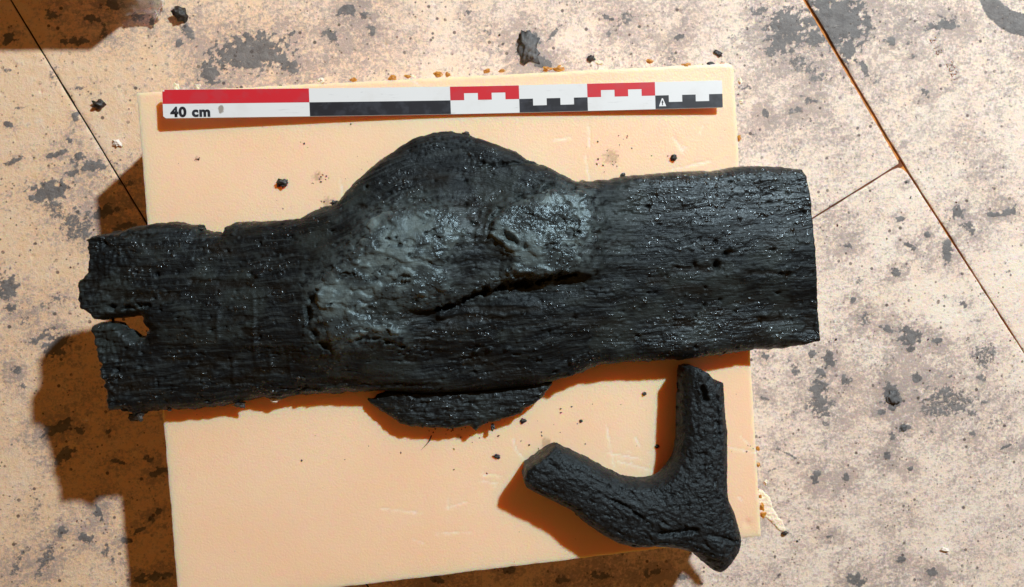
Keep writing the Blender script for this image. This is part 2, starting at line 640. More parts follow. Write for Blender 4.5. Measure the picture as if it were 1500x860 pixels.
def mat_plastic_film():
    m, nt, b = nodes('clear_plastic_film')
    b.inputs['Base Color'].default_value = (0.93, 0.95, 0.96, 1)
    b.inputs['Transmission Weight'].default_value = 0.9
    b.inputs['Roughness'].default_value = 0.12
    b.inputs['IOR'].default_value = 1.12
    b.inputs['Specular IOR Level'].default_value = 0.9
    return m


M_BOARD, M_FLOOR, M_LOG, M_CLAY, M_BRANCH = mat_board(), mat_floor(), mat_log(), mat_clay(), mat_branch()
M_CRUMB = mat_simple('dark_wood_crumb', (0.032, 0.030, 0.028), 0.4, 0.5, 0.5, 500, bump=0.6)
M_CLOD = mat_simple('grey_clay_clod', (0.105, 0.108, 0.112), 0.55, 0.4, 0.45, 300, bump=0.6)
M_GLUE = mat_simple('ochre_foam_bead', (0.55, 0.25, 0.035), 0.4, 0.5, 0.35, 400, sss=0.4)
M_TORN = mat_simple('torn_pale_foam', (0.90, 0.78, 0.60), 0.7, 0.2, 0.12, 500, sss=0.5, bump=0.8)
M_TONGUE = mat_simple('orange_foam_tongue', (0.52, 0.20, 0.045), 0.7, 0.2, 0.5, 90)
M_RUST = mat_simple('rust_brown_soil', (0.16, 0.055, 0.025), 0.8, 0.2, 0.4, 200)
M_SOIL = mat_simple('dark_packed_soil', (0.028, 0.020, 0.015), 0.8, 0.2, 0.4, 300)
M_BAR = mat_white_bar()
M_RED = mat_print('red_print', (0.56, 0.020, 0.032), (0.50, 0.035, 0.05))
M_BLACK = mat_print('black_print', (0.016, 0.018, 0.024), (0.035, 0.040, 0.052))
M_EDGE = mat_simple('grey_plastic_edge', (0.25, 0.25, 0.26), 0.5, 0.3, 0.2, 200)
M_FILM = mat_plastic_film()
M_CHIP = mat_simple('pale_foam_chip', (0.82, 0.74, 0.66), 0.6, 0.3, 0.2, 500, bump=0.6)

# ------------------------------------------------------------------ the floor of foam panels
A0, A1 = unproj(15, 0, 0), unproj(213, 325, 0)
B0, BJ, B1 = unproj(1181, 0, 0), unproj(1322, 238, 0), unproj(1500, 515, 0)
C1 = unproj(1195, 317, 0)


def ext(p, q, t):
    return p + (q - p) * t


a_top, a_bot = ext(A0, A1, -4.5), ext(A0, A1, 7.5)
b_top = ext(BJ, B0, 6.5)
b_bot = ext(BJ, B1, 6.0)
dj = (C1 - BJ) / np.linalg.norm(C1 - BJ)
# the crosswise joint runs from BJ to the left joint line
dA = (A1 - A0) / np.linalg.norm(A1 - A0)
T = np.linalg.solve(np.array([dj, -dA]).T, A0 - BJ)
J1 = BJ + dj * T[0]
nA = np.array([dA[1], -dA[0]])
if nA[0] > 0:
    nA = -nA                       # points left of the left joint
dB = (B0 - BJ) / np.linalg.norm(B0 - BJ)
nB = np.array([dB[1], -dB[0]])
if nB[0] < 0:
    nB = -nB
nC = np.array([-dj[1], dj[0]])
if nC[1] > 0:
    nC = -nC                       # points down, away from the upper panel

g1, g2, g3 = 0.085, 0.10, 0.08
P_left = [a_top + nA * g1, a_bot + nA * g1, a_bot + nA * 110, a_top + nA * 110]
P_up = [a_top - nA * g1, b_top - nB * g2, BJ - nB * g2 - nC * g3 + dj * 0.15, J1 - nA * g1 - nC * g3]
cB = BJ - nB * g2 + nC * g3
dBd = (B1 - BJ) / np.linalg.norm(B1 - BJ)
P_low = [J1 - nA * g1 + nC * g3, cB + dj * 0.95 + nC * 0.02, cB + dj * 0.45 + dBd * 0.12, cB + dj * 0.18 + dBd * 0.42,
         cB + dBd * 1.0 - nB * 0.04, B1 - nB * 0.09, b_bot - nB * 0.1, a_bot - nA * g1]
P_right = [b_top + nB * g2, b_top + nB * 80, b_bot + nB * 80, b_bot + nB * 0.1, B1 + nB * 0.08, BJ + nB * g2 * 1.1]

# clay and dirt on the floor: (u, v, ru, rv, angle, strength) in photo pixels
CLAY = [
    (366, 78, 58, 26, -6, 1), (308, 108, 15, 20, 0, 1), (276, 47, 15, 11, 30, .7), (262, 62, 6, 5, 0, 1), (420, 95, 26, 12, 20, .8), (425, 50, 7, 4, 0, 1),
    (485, 55, 14, 9, 30, .8), (510, 17, 14, 10, 0, .9), (534, 22, 8, 6, 0, .8), (544, 45, 8, 7, 0, .7), (684, 18, 5, 5, 0, .8),
    (115, 229, 14, 8, -20, .8), (128, 246, 30, 8, -12, .8), (71, 280, 32, 14, -10, .9), (81, 226, 18, 4, -18, .9), (20, 236, 18, 5, -25, .8),
    (10, 182, 10, 4, 0, .9), (111, 175, 9, 7, 30, .8), (121, 128, 12, 5, -10, .6), (79, 115, 7, 14, 20, .55), (8, 105, 9, 5, 0, .5), (30, 160, 6, 4, 0, .6),
    (103, 207, 5, 5, 0, .8), (108, 257, 5, 5, 0, .8), (773, 66, 17, 23, 0, 1.1), (790, 90, 16, 11, 20, 1.1), (810, 50, 16, 3, -45, .8),
    (893, 27, 13, 4, 30, .9), (915, 28, 16, 13, 0, .55), (891, 50, 5, 5, 0, .7), (985, 86, 10, 12, 0, .5), (996, 54, 6, 6, 0, .9), (716, 44, 12, 10, 0, .45),
    (1226, 30, 52, 38, 20, 1), (1243, 74, 14, 20, 0, .85), (1152, 44, 32, 34, 20, .8), (1190, 57, 18, 14, 0, .75), (1111, 17, 12, 8, 0, .7),
    (1169, 94, 30, 13, 20, .6), (1202, 111, 20, 9, 25, .55), (1131, 74, 12, 7, -40, .7), (1266, 101, 5, 15, -25, .8), (1285, 118, 12, 14, 0, .4),
    (1384, 34, 23, 12, -10, .75), (1360, 44, 10, 5, -30, .6), (1303, 61, 9, 7, 0, .7), (1334, 61, 6, 6, 0, .6), (1340, 82, 11, 4, -15, .6), (1356, 138, 8, 6, 45, .8),
    (1121, 168, 5, 11, -20, .8), (1185, 145, 11, 6, 0, .7), (1165, 162, 12, 4, -20, .7), (1327, 266, 5, 4, 0, .7), (1090, 130, 8, 6, 0, .6), (1105, 200, 8, 9, 0, .5),
    (111, 330, 22, 26, 0, .65), (84, 307, 26, 15, 30, .6), (10, 421, 18, 20, 20, .8), (17, 452, 10, 6, 0, .8), (61, 495, 26, 7, -32, .7), (81, 505, 17, 13, -30, 1),
    (24, 543, 8, 6, 0, .8), (32, 568, 8, 6, 0, .7), (74, 442, 30, 7, -14, .5), (125, 340, 14, 20, 0, .6), (40, 470, 12, 8, 0, .5),
    (1386, 368, 9, 17, 12, .95), (1403, 312, 10, 8, -30, .9), (1418, 334, 16, 11, 25, .7), (1319, 322, 6, 5, 0, .8), (1239, 359, 8, 6, 0, .75), (1332, 361, 9, 5, 20, 1),
    (1314, 400, 7, 6, 0, .8), (1357, 344, 5, 4, 30, 1), (1249, 442, 5, 4, 0, 1), (1266, 465, 11, 11, 0, .6), (1300, 482, 10, 5, 20, .9), (1334, 492, 20, 15, 20, .8),
    (1334, 511, 8, 6, 0, 1.1), (1374, 501, 7, 6, 0, 1), (1413, 445, 6, 5, 0, .7), (1442, 522, 24, 17, -20, .62), (1479, 310, 18, 8, -10, .8), (1455, 314, 14, 4, -10, .8),
    (1189, 521, 6, 9, 30, .8), (1216, 527, 8, 12, -20, .9), (1202, 548, 8, 7, 0, .8), (1165, 540, 8, 17, -30, .65), (1199, 570, 15, 14, 0, .75), (1239, 560, 9, 8, 0, .75),
    (1303, 573, 9, 13, 20, 1), (1341, 553, 9, 8, 0, .9), (1391, 550, 5, 4, 0, .8), (1438, 553, 9, 6, -20, .7), (1430, 470, 12, 3, 0, .5), (1260, 410, 14, 6, 0, .45),
    (1202, 592, 18, 22, 0, .7), (1308, 585, 13, 15, 0, 1.1), (1292, 602, 7, 5, 0, .8), (1391, 588, 46, 22, 6, .62), (1364, 602, 20, 10, 0, .6), (1324, 627, 8, 7, 0, 1.1),
    (1307, 641, 6, 6, 0, .8), (1302, 666, 6, 6, 0, .9), (1334, 685, 5, 4, -40, 1), (1195, 700, 7, 10, 0, 1), (1239, 700, 8, 7, 0, 1), (1209, 621, 6, 4, 0, .6),
    (1216, 786, 6, 3, 0, .8), (1320, 820, 9, 5, -20, .8), (1366, 840, 9, 6, 10, .9), (1251, 850, 16, 9, 0, .8), (1145, 658, 15, 10, 0, .4), (1465, 614, 30, 14, 0, .4),
    (1425, 636, 6, 6, 0, .6), (1478, 652, 16, 2, -25, .8), (1160, 668, 20, 2, 25, .7), (1365, 632, 3, 18, -20, .5), (1120, 583, 6, 4, 0, .7), (1124, 522, 8, 4, 0, .8),
    (145, 752, 6, 11, -25, 1), (91, 779, 7, 8, 0, 1), (125, 786, 9, 7, 0, 1), (84, 627, 24, 10, -25, 1), (94, 668, 20, 8, -30, .8), (118, 631, 6, 5, 0, 1),
    (158, 632, 5, 5, 0, .8), (175, 676, 10, 4, 0, 1), (232, 691, 14, 6, -10, 1), (219, 674, 8, 7, 0, .8), (222, 760, 6, 5, 0, 1), (232, 748, 6, 5, 0, 1),
    (202, 776, 12, 5, -25, .9), (185, 792, 9, 5, 0, .9), (206, 850, 10, 7, 0, 1), (232, 843, 18, 7, -8, 1), (27, 826, 8, 30, 28, .5), (67, 820, 10, 34, 28, .6),
    (155, 805, 5, 12, 20, .7), (165, 820, 4, 6, 0, .6), (50, 738, 12, 24, 0, .4), (12, 58, 9, 9, 0, 1), (165, 8, 15, 8, 0, 1), (75, 22, 14, 9, 0, .7), (135, 28, 12, 7, 0, .9),
    (110, 62, 26, 7, 0, .8), (152, 45, 7, 14, 0, .6), (222, 30, 5, 10, 0, .9), (200, 25, 10, 6, 0, .7), (150, 310, 24, 8, -20, 1), (185, 332, 22, 5, -12, .9), (185, 270, 14, 8, 0, .6),
    (640, 848, 14, 6, 0, .8), (745, 835, 10, 6, 0, .9), (880, 842, 24, 8, 0, .7), (960, 838, 16, 7, -20, .8), (1000, 845, 10, 5, 0, .7), (820, 850, 14, 5, 0, .8),
]
PALE = [(200, 97, 7, 6), (270, 130, 5, 8), (1205, 535, 14, 9), (1190, 522, 8, 10), (1308, 370, 18, 8), (1345, 380, 9, 4), (1310, 310, 9, 6), (1280, 430, 14, 4),
        (1240, 472, 10, 3), (1215, 60, 10, 12), (1385, 806, 9, 5), (1270, 275, 9, 8), (1090, 60, 30, 30), (40, 182, 5, 4), (57, 177, 5, 4), (104, 258, 6, 4), (70, 400, 8, 6), (1435, 775, 10, 7)]


def blobs(u, v, lst, wu, wv, nf):
    out = np.zeros_like(u)
    for (cx, cy, ru, rv, a, s) in lst:
        ca, sa = math.cos(math.radians(a)), math.sin(math.radians(a))
        k = min(1.0, min(ru, rv) / 9.0)
        du, dv = u + wu * k - cx, v + wv * k - cy
        e = np.hypot((du * ca + dv * sa) / ru, (-du * sa + dv * ca) / rv)
        mk = e < 2.6
        if mk.any():
            out[mk] = np.maximum(out[mk], s * sm(1.40, 0.50, e[mk] + 1.25 * nf[mk]))
    return out


def floor_fields(x, y, s):
    u, v = to_px(x, y, 0.0)
    wu, wv = 9 * fbm(u / 26, v / 26, 3, 1), 9 * fbm(u / 26, v / 26, 3, 2)
    nf = fbm(u / 9, v / 9, 4, 4, 0.65)
    clay = blobs(u, v, CLAY, wu, wv, nf)
    # ring left by a muddy bucket
    ring = sm(76, 72, np.hypot(u - 1506, v + 20) + wu * .15) * sm(1.0, 1.08, np.hypot((u - 1510) / 57, (v + 32) / 50) + nf * .05)
    clay = np.maximum(clay, ring * 0.85)
    # scattered smaller splashes everywhere
    ca, sa = math.cos(0.35), math.sin(0.35)
    p, q = u * ca - v * sa, u * sa + v * ca
    spl = fbm(p / 26, q / 14, 5, 11, 0.6) + 0.35 * fbm(u / 160, v / 160, 3, 14)
    clay = np.maximum(clay, sm(0.36, 0.60, spl) * 0.55)
    fine = fbm(u / 7, v / 7, 3, 17, 0.6) + 0.35 * fbm(u / 90, v / 90, 3, 19)
    clay = np.maximum(clay, sm(0.44, 0.66, fine) * 0.6)
    grime = 0.50 + 0.65 * fbm(u / 130, v / 130, 6, 21, 0.68) + 0.35 * fbm(p / 40, q / 13, 5, 25, 0.68)
    grime = grime + 0.5 * blobs(u, v, [(c[0], c[1], c[2] * 1.7 + 8, c[3] * 1.7 + 8, c[4], c[5] * .8) for c in CLAY], wu, wv, nf)
    grime -= 0.55 * np.exp(-((u - 60) / 120) ** 2 - ((v - 140) / 90) ** 2) + 0.25 * np.exp(-((u - 70) / 80) ** 2 - ((v - 400) / 60) ** 2)
    grime -= 0.25 * sm(1250, 1450, u) * sm(250, 330, v) * sm(560, 420, v)
    pale = 0.9 * blobs(u, v, [(a, b, c, d, 0, 1) for a, b, c, d in PALE], wu * .6, wv * .6, nf)
    pale = np.maximum(pale, sm(0.42, 0.6, fbm(u / 18, v / 18, 5, 31, 0.65)) * 0.8)
    pale = np.maximum(pale, 0.55 * sm(900, 1400, u) * sm(-0.3, 0.4, fbm(u / 60, v / 60, 3, 35)))
    worn_lit = np.clip(sm(150, 1050, u + .25 * (430 - v)) + .35 * fbm(u / 70, v / 70, 3, 37), 0, 1)  # foam age plus lamp falloff put into the colour, paler towards upper right
    grime = grime - .15 * sm(400, 120, u)
    pale = pale * (.45 + .55 * worn_lit)
    return dict(clay=clay, grime=np.clip(grime, 0, 1.3), pale=np.clip(pale, 0, 1), worn_lit=worn_lit)


def floor_top(x, y, s):
    f = floor_fields(x, y, s)
    u, v = to_px(x, y, 0.0)
    z = 0.03 * sm(0.3, 0.9, f['clay']) * (1 + 1.2 * fbm(u / 10, v / 10, 3, 41)) + 0.018 * fbm(u / 30, v / 30, 4, 43)
    pit = fbm(u / 12, v / 12, 2, 47)
    z -= 0.10 * sm(0.52, 0.72, pit)
    return z - 0.05 * sm(0.13, 0.0, s) * (1 + 0.8 * fbm(x, y, 3, 49))


def floor_axis(lo, hi, d):
    core = np.arange(lo, hi, d)
    far = np.array([1.5, 4, 9, 18, 35, 60, 100])
    return np.concatenate([lo - far[::-1], core, core[-1] + far])


base_me = mesh_np('floor', [(-160, -140, -.22), (160, -140, -.22), (160, 140, -.22), (-160, 140, -.22)], np.array([[0, 1, 2, 3]]), M_TONGUE)
floor = link('floor', base_me, kind='structure')
xs, ys = floor_axis(-41, 54, 0.125), floor_axis(-31, 27, 0.125)
for i, P in enumerate((P_left, P_up, P_low, P_right)):
    P = densify(P, 1.1, .075, .45, 300)
    P = P[((np.abs(P[:, 0]) < 62) & (np.abs(P[:, 1]) < 36)) | (np.arange(len(P)) % 12 == 0)]
    k = P[:, 0].min() - 1, P[:, 0].max() + 1, P[:, 1].min() - 1, P[:, 1].max() + 1
    sx_, sy_ = xs[(xs > k[0]) & (xs < k[1])], ys[(ys > k[2]) & (ys < k[3])]
    V, F, at = slab(sx_, sy_, P, floor_top, lambda x, y, s: np.full(x.shape, -.20), floor_fields, rings=3, wall=0.03, seed=60 + i)
    link('foam_floor_panel', mesh_np('foam_floor_panel', V, F, M_FLOOR, at, sharp=50), floor)

soil = [a_top + nA * .5, a_top - nA * .5, a_bot - nA * .5, a_bot + nA * .5]
jr = [BJ - nC * .35, BJ + nC * .35, J1 + nC * .35, J1 - nC * .35]
link('joint_soil', mesh_np('joint_soil', [(p[0], p[1], -.207) for p in jr], np.array([[0, 1, 2, 3]]), M_RUST), floor)
link('joint_soil', mesh_np('joint_soil', [(p[0], p[1], -.213) for p in soil], np.array([[3, 2, 1, 0]]), M_SOIL), floor)

# faded date stamp printed on the right-hand panel
M_INK = mat_simple('faded_grey_ink', (0.40, 0.335, 0.31), 0.6, 0.2, 0.3, 900)


def text_mesh(name, body, size, mat, bold=0.0):
    cu = bpy.data.curves.new(name, 'FONT')
    cu.body = body
    cu.size = size
    cu.offset = bold
    cu.space_character = 1.0 + bold * 260
    cu.resolution_u = 6
    o = bpy.data.objects.new(name, cu)
    COL.objects.link(o)
    bpy.context.view_layer.update()
    me = bpy.data.meshes.new_from_object(o.evaluated_get(bpy.context.evaluated_depsgraph_get()))
    bpy.data.objects.remove(o)
    me.materials.clear()
    me.materials.append(mat)
    me.name = name
    return me


for body, u, v, ang in (('2 18', 1362, 56, -62), ('2021', 1386, 92, -62)):
    p = unproj(u, v, 0.04)
    o = link('printed_date', text_mesh('printed_date', body, 0.0092, M_INK), floor)
    o.location = (p[0] * .01, p[1] * .01, 0.0011)
    o.rotation_euler = (0, 0, math.radians(ang))

# ------------------------------------------------------------------ the foam board
CORN = [unproj(200, 136, HB), unproj(1075, 93, HB), unproj(1115, 786, HB), unproj(262, 889, HB)]
bo = [CORN[0], CORN[1] + np.array([-.5, 0]), CORN[1] + np.array([-.12, -.12]), CORN[1] + np.array([0, -.5]), CORN[2], CORN[3]]
bpoly = densify(bo, 0.35, 0.07, 0.9, 71)

SCR = [[(985, 200), (1001, 222)], [(990, 206), (1004, 216)], [(858, 228), (864, 266)], [(862, 180), (864, 215)], [(598, 112), (618, 128)], [(499, 262), (502, 286)],
       [(889, 622), (893, 650), (900, 684)], [(752, 642), (758, 662), (772, 676)], [(655, 744), (684, 735)], [(657, 730), (656, 745)], [(890, 664), (940, 672)], [(905, 676), (960, 690)],
       [(712, 695), (735, 697)], [(700, 705), (728, 708)], [(1000, 620), (1055, 610)], [(1085, 640), (1110, 662)], [(605, 790), (620, 796)], [(1068, 655), (1108, 664)], [(690, 780), (640, 782)],
       [(1082, 728), (1088, 735)], [(985, 248), (1040, 236)], [(812, 205), (838, 201)], [(1030, 185), (1026, 195)], [(930, 640), (938, 655)], [(560, 745), (620, 752)]]


def board_fields(x, y, s):
    u, v = to_px(x, y, HB)
    sc = np.zeros_like(u)
    n = fbm(u / 8, v / 8, 3, 73)
    for i, l in enumerate(SCR):
        d = seg_dist(u, v, l)
        sc = np.maximum(sc, (0.75 + 0.9 * fbm(u / 14, v / 14, 2, 74 + i)) * sm(1.9, 0.5, d + 1.5 * n))
    area = np.exp(-((u - 720) / 30) ** 2 - ((v - 702) / 18) ** 2) + np.exp(-((u - 930) / 40) ** 2 - ((v - 675) / 16) ** 2)
    sc = np.maximum(sc, area * sm(0.25, 0.5, fbm(u / 9, v / 5, 3, 77)))
    sc = np.maximum(sc, 0.22 * sm(0.35, 0.1, s))
    dirt = np.zeros_like(u)
    for (cx, cy, r) in [(465, 258, 9), (480, 296, 10), (895, 230, 14), (288, 233, 4), (700, 545, 5), (672, 640, 6), (800, 648, 10), (960, 70, 10), (768, 562, 5)]:
        dirt = np.maximum(dirt, sm(0.3, 0.62, np.exp(-((u - cx) ** 2 + (v - cy) ** 2) / r ** 2) * (0.75 + 0.9 * fbm(u / 4, v / 4, 3, 79))) * .4)
    return dict(scratch=np.clip(sc, 0, 1), dirt=dirt)


def board_top(x, y, s):
    f = board_fields(x, y, s)
    u, v = to_px(x, y, HB)
    z = HB - 0.035 * f['scratch'] * (s > 0.3) + 0.006 * fbm(x * .5, y * .5, 3, 83)
    z -= 0.09 * np.exp(-((u - 1095) / 5) ** 2 - ((v - 767) / 6) ** 2)
    return z - 0.05 * sm(0.12, 0.0, s) * (1 + .8 * fbm(x * 2, y * 2, 2, 85))


V, F, at = slab(np.arange(-24, 24, 0.125), np.arange(-26.5, 15.5, 0.125), bpoly, board_top, lambda x, y, s: np.full(x.shape, 0.06), board_fields, rings=12, wall=0.07, seed=87)
board = thing(link('foam_board', mesh_np('foam_board', V, F, M_BOARD, at, sharp=45)), 'thick smooth pale orange foam board that the black timber rests on', 'board')

beads = [(518, 117, 6, 4), (575, 115, 7, 5), (597, 112, 6, 3), (642, 109, 7, 5), (655, 109, 4, 4), (713, 104, 6, 4), (735, 104, 5, 3), (801, 101, 7, 4), (819, 101, 9, 5),
         (952, 90, 6, 4), (1006, 96, 8, 5), (1041, 94, 7, 4), (1058, 94, 4, 3), (476, 124, 6, 3), (1082, 203, 4, 5), (1101, 633, 3, 3), (1110, 657, 4, 4), (1111, 681, 4, 4),
         (1116, 742, 4, 7), (1118, 754, 5, 6), (1113, 727, 3, 4)]
for i, (u, v, a, b) in enumerate(beads):
    p = unproj(u, v, HB - 0.12)
    me = lump(a * .042, b * .042, 0.09, 100 + i, 2, 0.5)
    me.materials.append(M_GLUE if i not in (11,) else M_CRUMB)
    o = link('foam_bead', me, board)
    o.location = (p[0] * .01, p[1] * .01, (HB - 0.12) * .01)
crumbs = [(258, 128, 5, 5), (290, 127, 6, 4), (470, 118, 6, 4), (605, 114, 5, 4), (878, 92, 7, 4), (1084, 118, 4, 6), (1086, 150, 4, 4), (1121, 707, 4, 5)]
for i, (u, v, a, b) in enumerate(crumbs):
    p = unproj(u, v, HB - 0.15)
    me = lump(a * .035, b * .042, 0.09, 150 + i, 2, 0.7, 2.2)
    me.materials.append(M_TORN)
    o = link('foam_crumb', me, board)
    o.location = (p[0] * .01, p[1] * .01, (HB - 0.15) * .01)
# strip of foam torn loose from the right-hand edge
st = densify([unproj(a, b, 8.3) for a, b in [(1108, 715), (1117, 718), (1122, 725), (1128, 729), (1132, 744), (1140, 758), (1146, 763), (1151, 777), (1147, 781), (1140, 776), (1127, 762), (1112, 752)]], 0.1, 0.14, 3.0, 91)
V, F, at = slab(np.arange(st[:, 0].min() - .3, st[:, 0].max() + .3, .05), np.arange(st[:, 1].min() - .3, st[:, 1].max() + .3, .05), st,
                lambda x, y, s: 8.3 + .06 * sm(0, .1, s) + .08 * fbm(x * 3, y * 3, 4, 93), lambda x, y, s: 8.05 + 0 * x)
link('torn_foam_strip', mesh_np('torn_foam_strip', V, F, M_TORN), board, label='white ragged strip torn loose from the edge')

# ------------------------------------------------------------------ the scale bar
R0, R1 = unproj(239.5, 153, HB + .9), unproj(1057.5, 138, HB + .5)
RA = math.atan2(R1[1] - R0[1], R1[0] - R0[0])
RL = np.hypot(*(R1 - R0))
RW, RT = 1.98, 0.16
bar = bpy.data.objects.new('scale_bar', None)
COL.objects.link(bar)
bar.location = (R0[0] * .01, R0[1] * .01, HB * .01)
bar.rotation_euler = (0, 0, RA)
bar.empty_display_size = 0.02
thing(bar, 'flat white ruler bar with red and black blocks and 40 cm printed at one end', 'ruler')


def bend(x):
    t = np.asarray(x) / RL
    return 0.03 + 0.86 * np.clip(1 - t / 0.62, 0, 1) ** 1.35 + 0.42 * np.clip((t - .45) / .55, 0, 1) ** 1.2


def bar_sheet(name, rects, dz, mat, thick=None):
    """rects (x0,x1,y0,y1) in units of cm along/across the bar, cut finely so they follow its bow"""
    V, F = [], []
    for (x0, x1, y0, y1) in rects:
        k = max(1, int(round((x1 - x0) / .5)))
        X = np.linspace(x0, x1, k + 1)
        for j in range(k):
            a = len(V)
            for (x, y) in ((X[j], y0), (X[j + 1], y0), (X[j + 1], y1), (X[j], y1)):
                V.append((x, y, bend(x) + dz))
            F.append((a, a + 1, a + 2, a + 3))
    return link(name, mesh_np(name, V, np.array(F), mat, smooth=False), bar)


# body: outline with clipped corners at the left end, swept along the bow
X = np.concatenate([[0, .06, .16], np.linspace(.5, RL, 90)])
hw = np.where(X < .16, RW / 2 - .13 * (1 - X / .16) ** 1.0, RW / 2)
V = []
for x, h in zip(X, hw):
    z = float(bend(x))
    V += [(x, -h, z), (x, h, z), (x, h, z + RT), (x, -h, z + RT)]
F = []
for i in range(len(X) - 1):
    a, b = 4 * i, 4 * i + 4
    for k in range(4):
        F.append((a + k, a + (k + 1) % 4, b + (k + 1) % 4, b + k))
F += [(0, 3, 2, 1), (4 * len(X) - 4, 4 * len(X) - 3, 4 * len(X) - 2, 4 * len(X) - 1)]
bar_body = link('bar_body', mesh_np('bar_body', V, np.array(F)[:, ::-1], M_BAR, smooth=False), bar)
s10 = RL / 40
t = RT + 0.008
ht = RW / 2
e = 0.012
red = [(0.16, 10 * s10, 0.0, ht - e), (0.012, 0.16, 0.0, ht - .13)]
blk = [(10 * s10, 20 * s10, -ht + e, 0.0)]
for x0, col, sgn in ((20, red, 1), (25, blk, -1), (30, red, 1), (35, blk, -1)):
    for j in range(5):
        a, b = (x0 + j) * s10, (x0 + j + 1) * s10
        if j in (1, 3):
            r = (a, b, ht * .5, ht - e) if sgn > 0 else (a, b, -ht + e, -ht * .5)
        else:
            r = (a, b, 0.0, ht - e) if sgn > 0 else (a, b, -ht + e, 0.0)
        col.append(r)
def block_parts(rects, name, mat):
    groups, cur = [], []
    for r in sorted(rects):
        if cur and r[0] - cur[-1][1] > 0.05:
            groups.append(cur)
            cur = []
        cur.append(r)
    groups.append(cur)
    for g in groups:
        bar_sheet(name, g, t, mat)


block_parts(red, 'red_block', M_RED)
block_parts(blk, 'black_block', M_BLACK)
tm = text_mesh('lettering', '40 cm', 0.0092, M_BLACK, 0.00045)
for v in tm.vertices:
    v.co.x = v.co.x * 1.06 + 0.0052
    v.co.y = v.co.y - 0.0088
    v.co.z = (float(bend(v.co.x * 100)) + RT) * .01 + 0.0002
link('lettering', tm, bar)
# warning triangle on the first black tooth of the last block
tx, ty = 35.52 * s10, -ht * .50
zt = float(bend(tx)) + t + .01
M_ICON = mat_simple('white_print', (0.75, 0.76, 0.77), 0.4, 0.3, 0.05)
link('warning_triangle', mesh_np('warning_triangle', [(tx - .27, ty - .30, zt), (tx + .27, ty - .30, zt), (tx + .04, ty + .28, zt), (tx - .04, ty + .28, zt)], np.array([[0, 1, 2, 3]]), M_ICON, smooth=False), bar)
zt += .008
link('triangle_mark', mesh_np('triangle_mark', [(tx - .035, ty - .22, zt), (tx + .035, ty - .22, zt), (tx + .035, ty - .02, zt), (tx - .035, ty - .02, zt),
                                                (tx - .09, ty - .04, zt), (tx + .09, ty - .04, zt), (tx + .01, ty + .13, zt), (tx - .01, ty + .13, zt)], np.array([[0, 1, 2, 3], [4, 5, 6, 7]]), M_BLACK, smooth=False), bar)

# ------------------------------------------------------------------ the big piece of timber
ZE = 1.5


def U(u, v, z=ZE):
    return unproj(u, v, HB + z)


LOG_PX = [  # u, v, height of that outline point above the board, roughness
    (160, 342, 1.8, .10), (200, 331, 1.6, .08), (250, 325, 1.6, .06), (292, 331, 1.6, .07), (296, 338, 1.6, .1), (302, 338, 1.6, .08), (326, 342, 1.6, .08), (329, 333, 1.6, .08),
    (346, 325, 1.6, .05), (400, 324, 1.6, .04), (441, 320, 1.5, .04), (455, 312, 1.5, .05), (470, 305, 1.5, .08), (492, 299, 1.5, .1), (503, 287, 1.5, .05), (522, 266, 1.5, .04),
    (553, 238, 1.5, .05), (580, 219, 1.5, .05), (607, 202, 1.5, .04), (635, 194, 1.5, .03), (658, 192, 1.5, .04), (684, 197, 1.5, .08), (700, 203, 1.5, .06), (730, 212, 1.6, .05),
    (756, 222, 1.6, .05), (771, 233, 1.6, .06), (790, 240, 1.6, .06), (806, 246, 1.6, .05), (822, 256, 1.6, .06), (843, 266, 1.8, .07), (868, 265, 1.8, .08), (890, 263, 1.8, .08),
    (912, 258, 1.9, .06), (960, 254, 2.0, .05), (1012, 249, 2.1, .05), (1045, 249, 2.2, .05), (1085, 242, 2.3, .06), (1125, 241, 2.3, .07), (1160, 243, 2.4, .06), (1177, 246, 2.5, .05),
    (1183, 256, 2.6, .04), (1188, 285, 2.7, .03), (1191, 320, 2.8, .03), (1194, 370, 2.9, .04), (1198, 420, 2.8, .04), (1202, 450, 2.6, .04), (1204, 501, 2.2, .03),
    (1180, 506, 1.9, .06), (1150, 512, 1.8, .06), (1110, 513, 1.7, .06), (1060, 520, 1.7, .06), (1000, 527, 1.8, .07), (950, 530, 1.8, .07), (915, 531, 1.8, .08), (880, 536, 1.8, .09),
    (845, 548, 1.8, .1), (815, 558, 1.7, .06), (780, 566, 1.7, .03), (700, 574, 1.7, .03), (620, 578, 1.7, .03), (560, 575, 1.7, .05), (528, 574, 1.0, .07), (480, 577, 1.0, .09),
    (440, 579, 1.0, .1), (405, 586, 1.0, .12), (380, 583, 1.0, .1), (345, 592, 1.0, .13), (310, 597, 1.0, .14), (262, 600, 1.0, .12), (228, 602, 1.0, .14), (205, 607, 1.5, .18),
    (195, 613, 1.5, .15), (184, 603, 1.6, .12), (157, 603, 1.8, .12), (152, 580, 2.0, .15), (146, 557, 2.1, .15), (140, 533, 2.2, .15), (134, 510, 2.3, .15), (129, 478, 2.4, .1),
    (143, 473, 2.4, .01), (158, 471, 2.4, .01), (174, 474, 2.4, .01), (186, 483, 2.1, .08), (198, 492, 2.0, .10), (207, 491, 2.1, .14), (213, 483, 2.2, .14), (206, 474, 2.3, .14), (203, 463, 2.4, .08),
    (190, 464, 2.5, .02), (175, 467, 2.5, .01), (160, 468, 2.6, .01), (147, 470, 2.6, .01), (136, 470, 2.6, .03), (131, 463, 2.7, .08), (120, 456, 2.8, .1), (113, 448, 2.8, .1),
    (109, 420, 2.9, .1), (112, 408, 2.9, .1), (122, 398, 2.9, .1), (128, 378, 2.8, .1), (127, 352, 2.3, .1), (140, 346, 2.0, .1)]
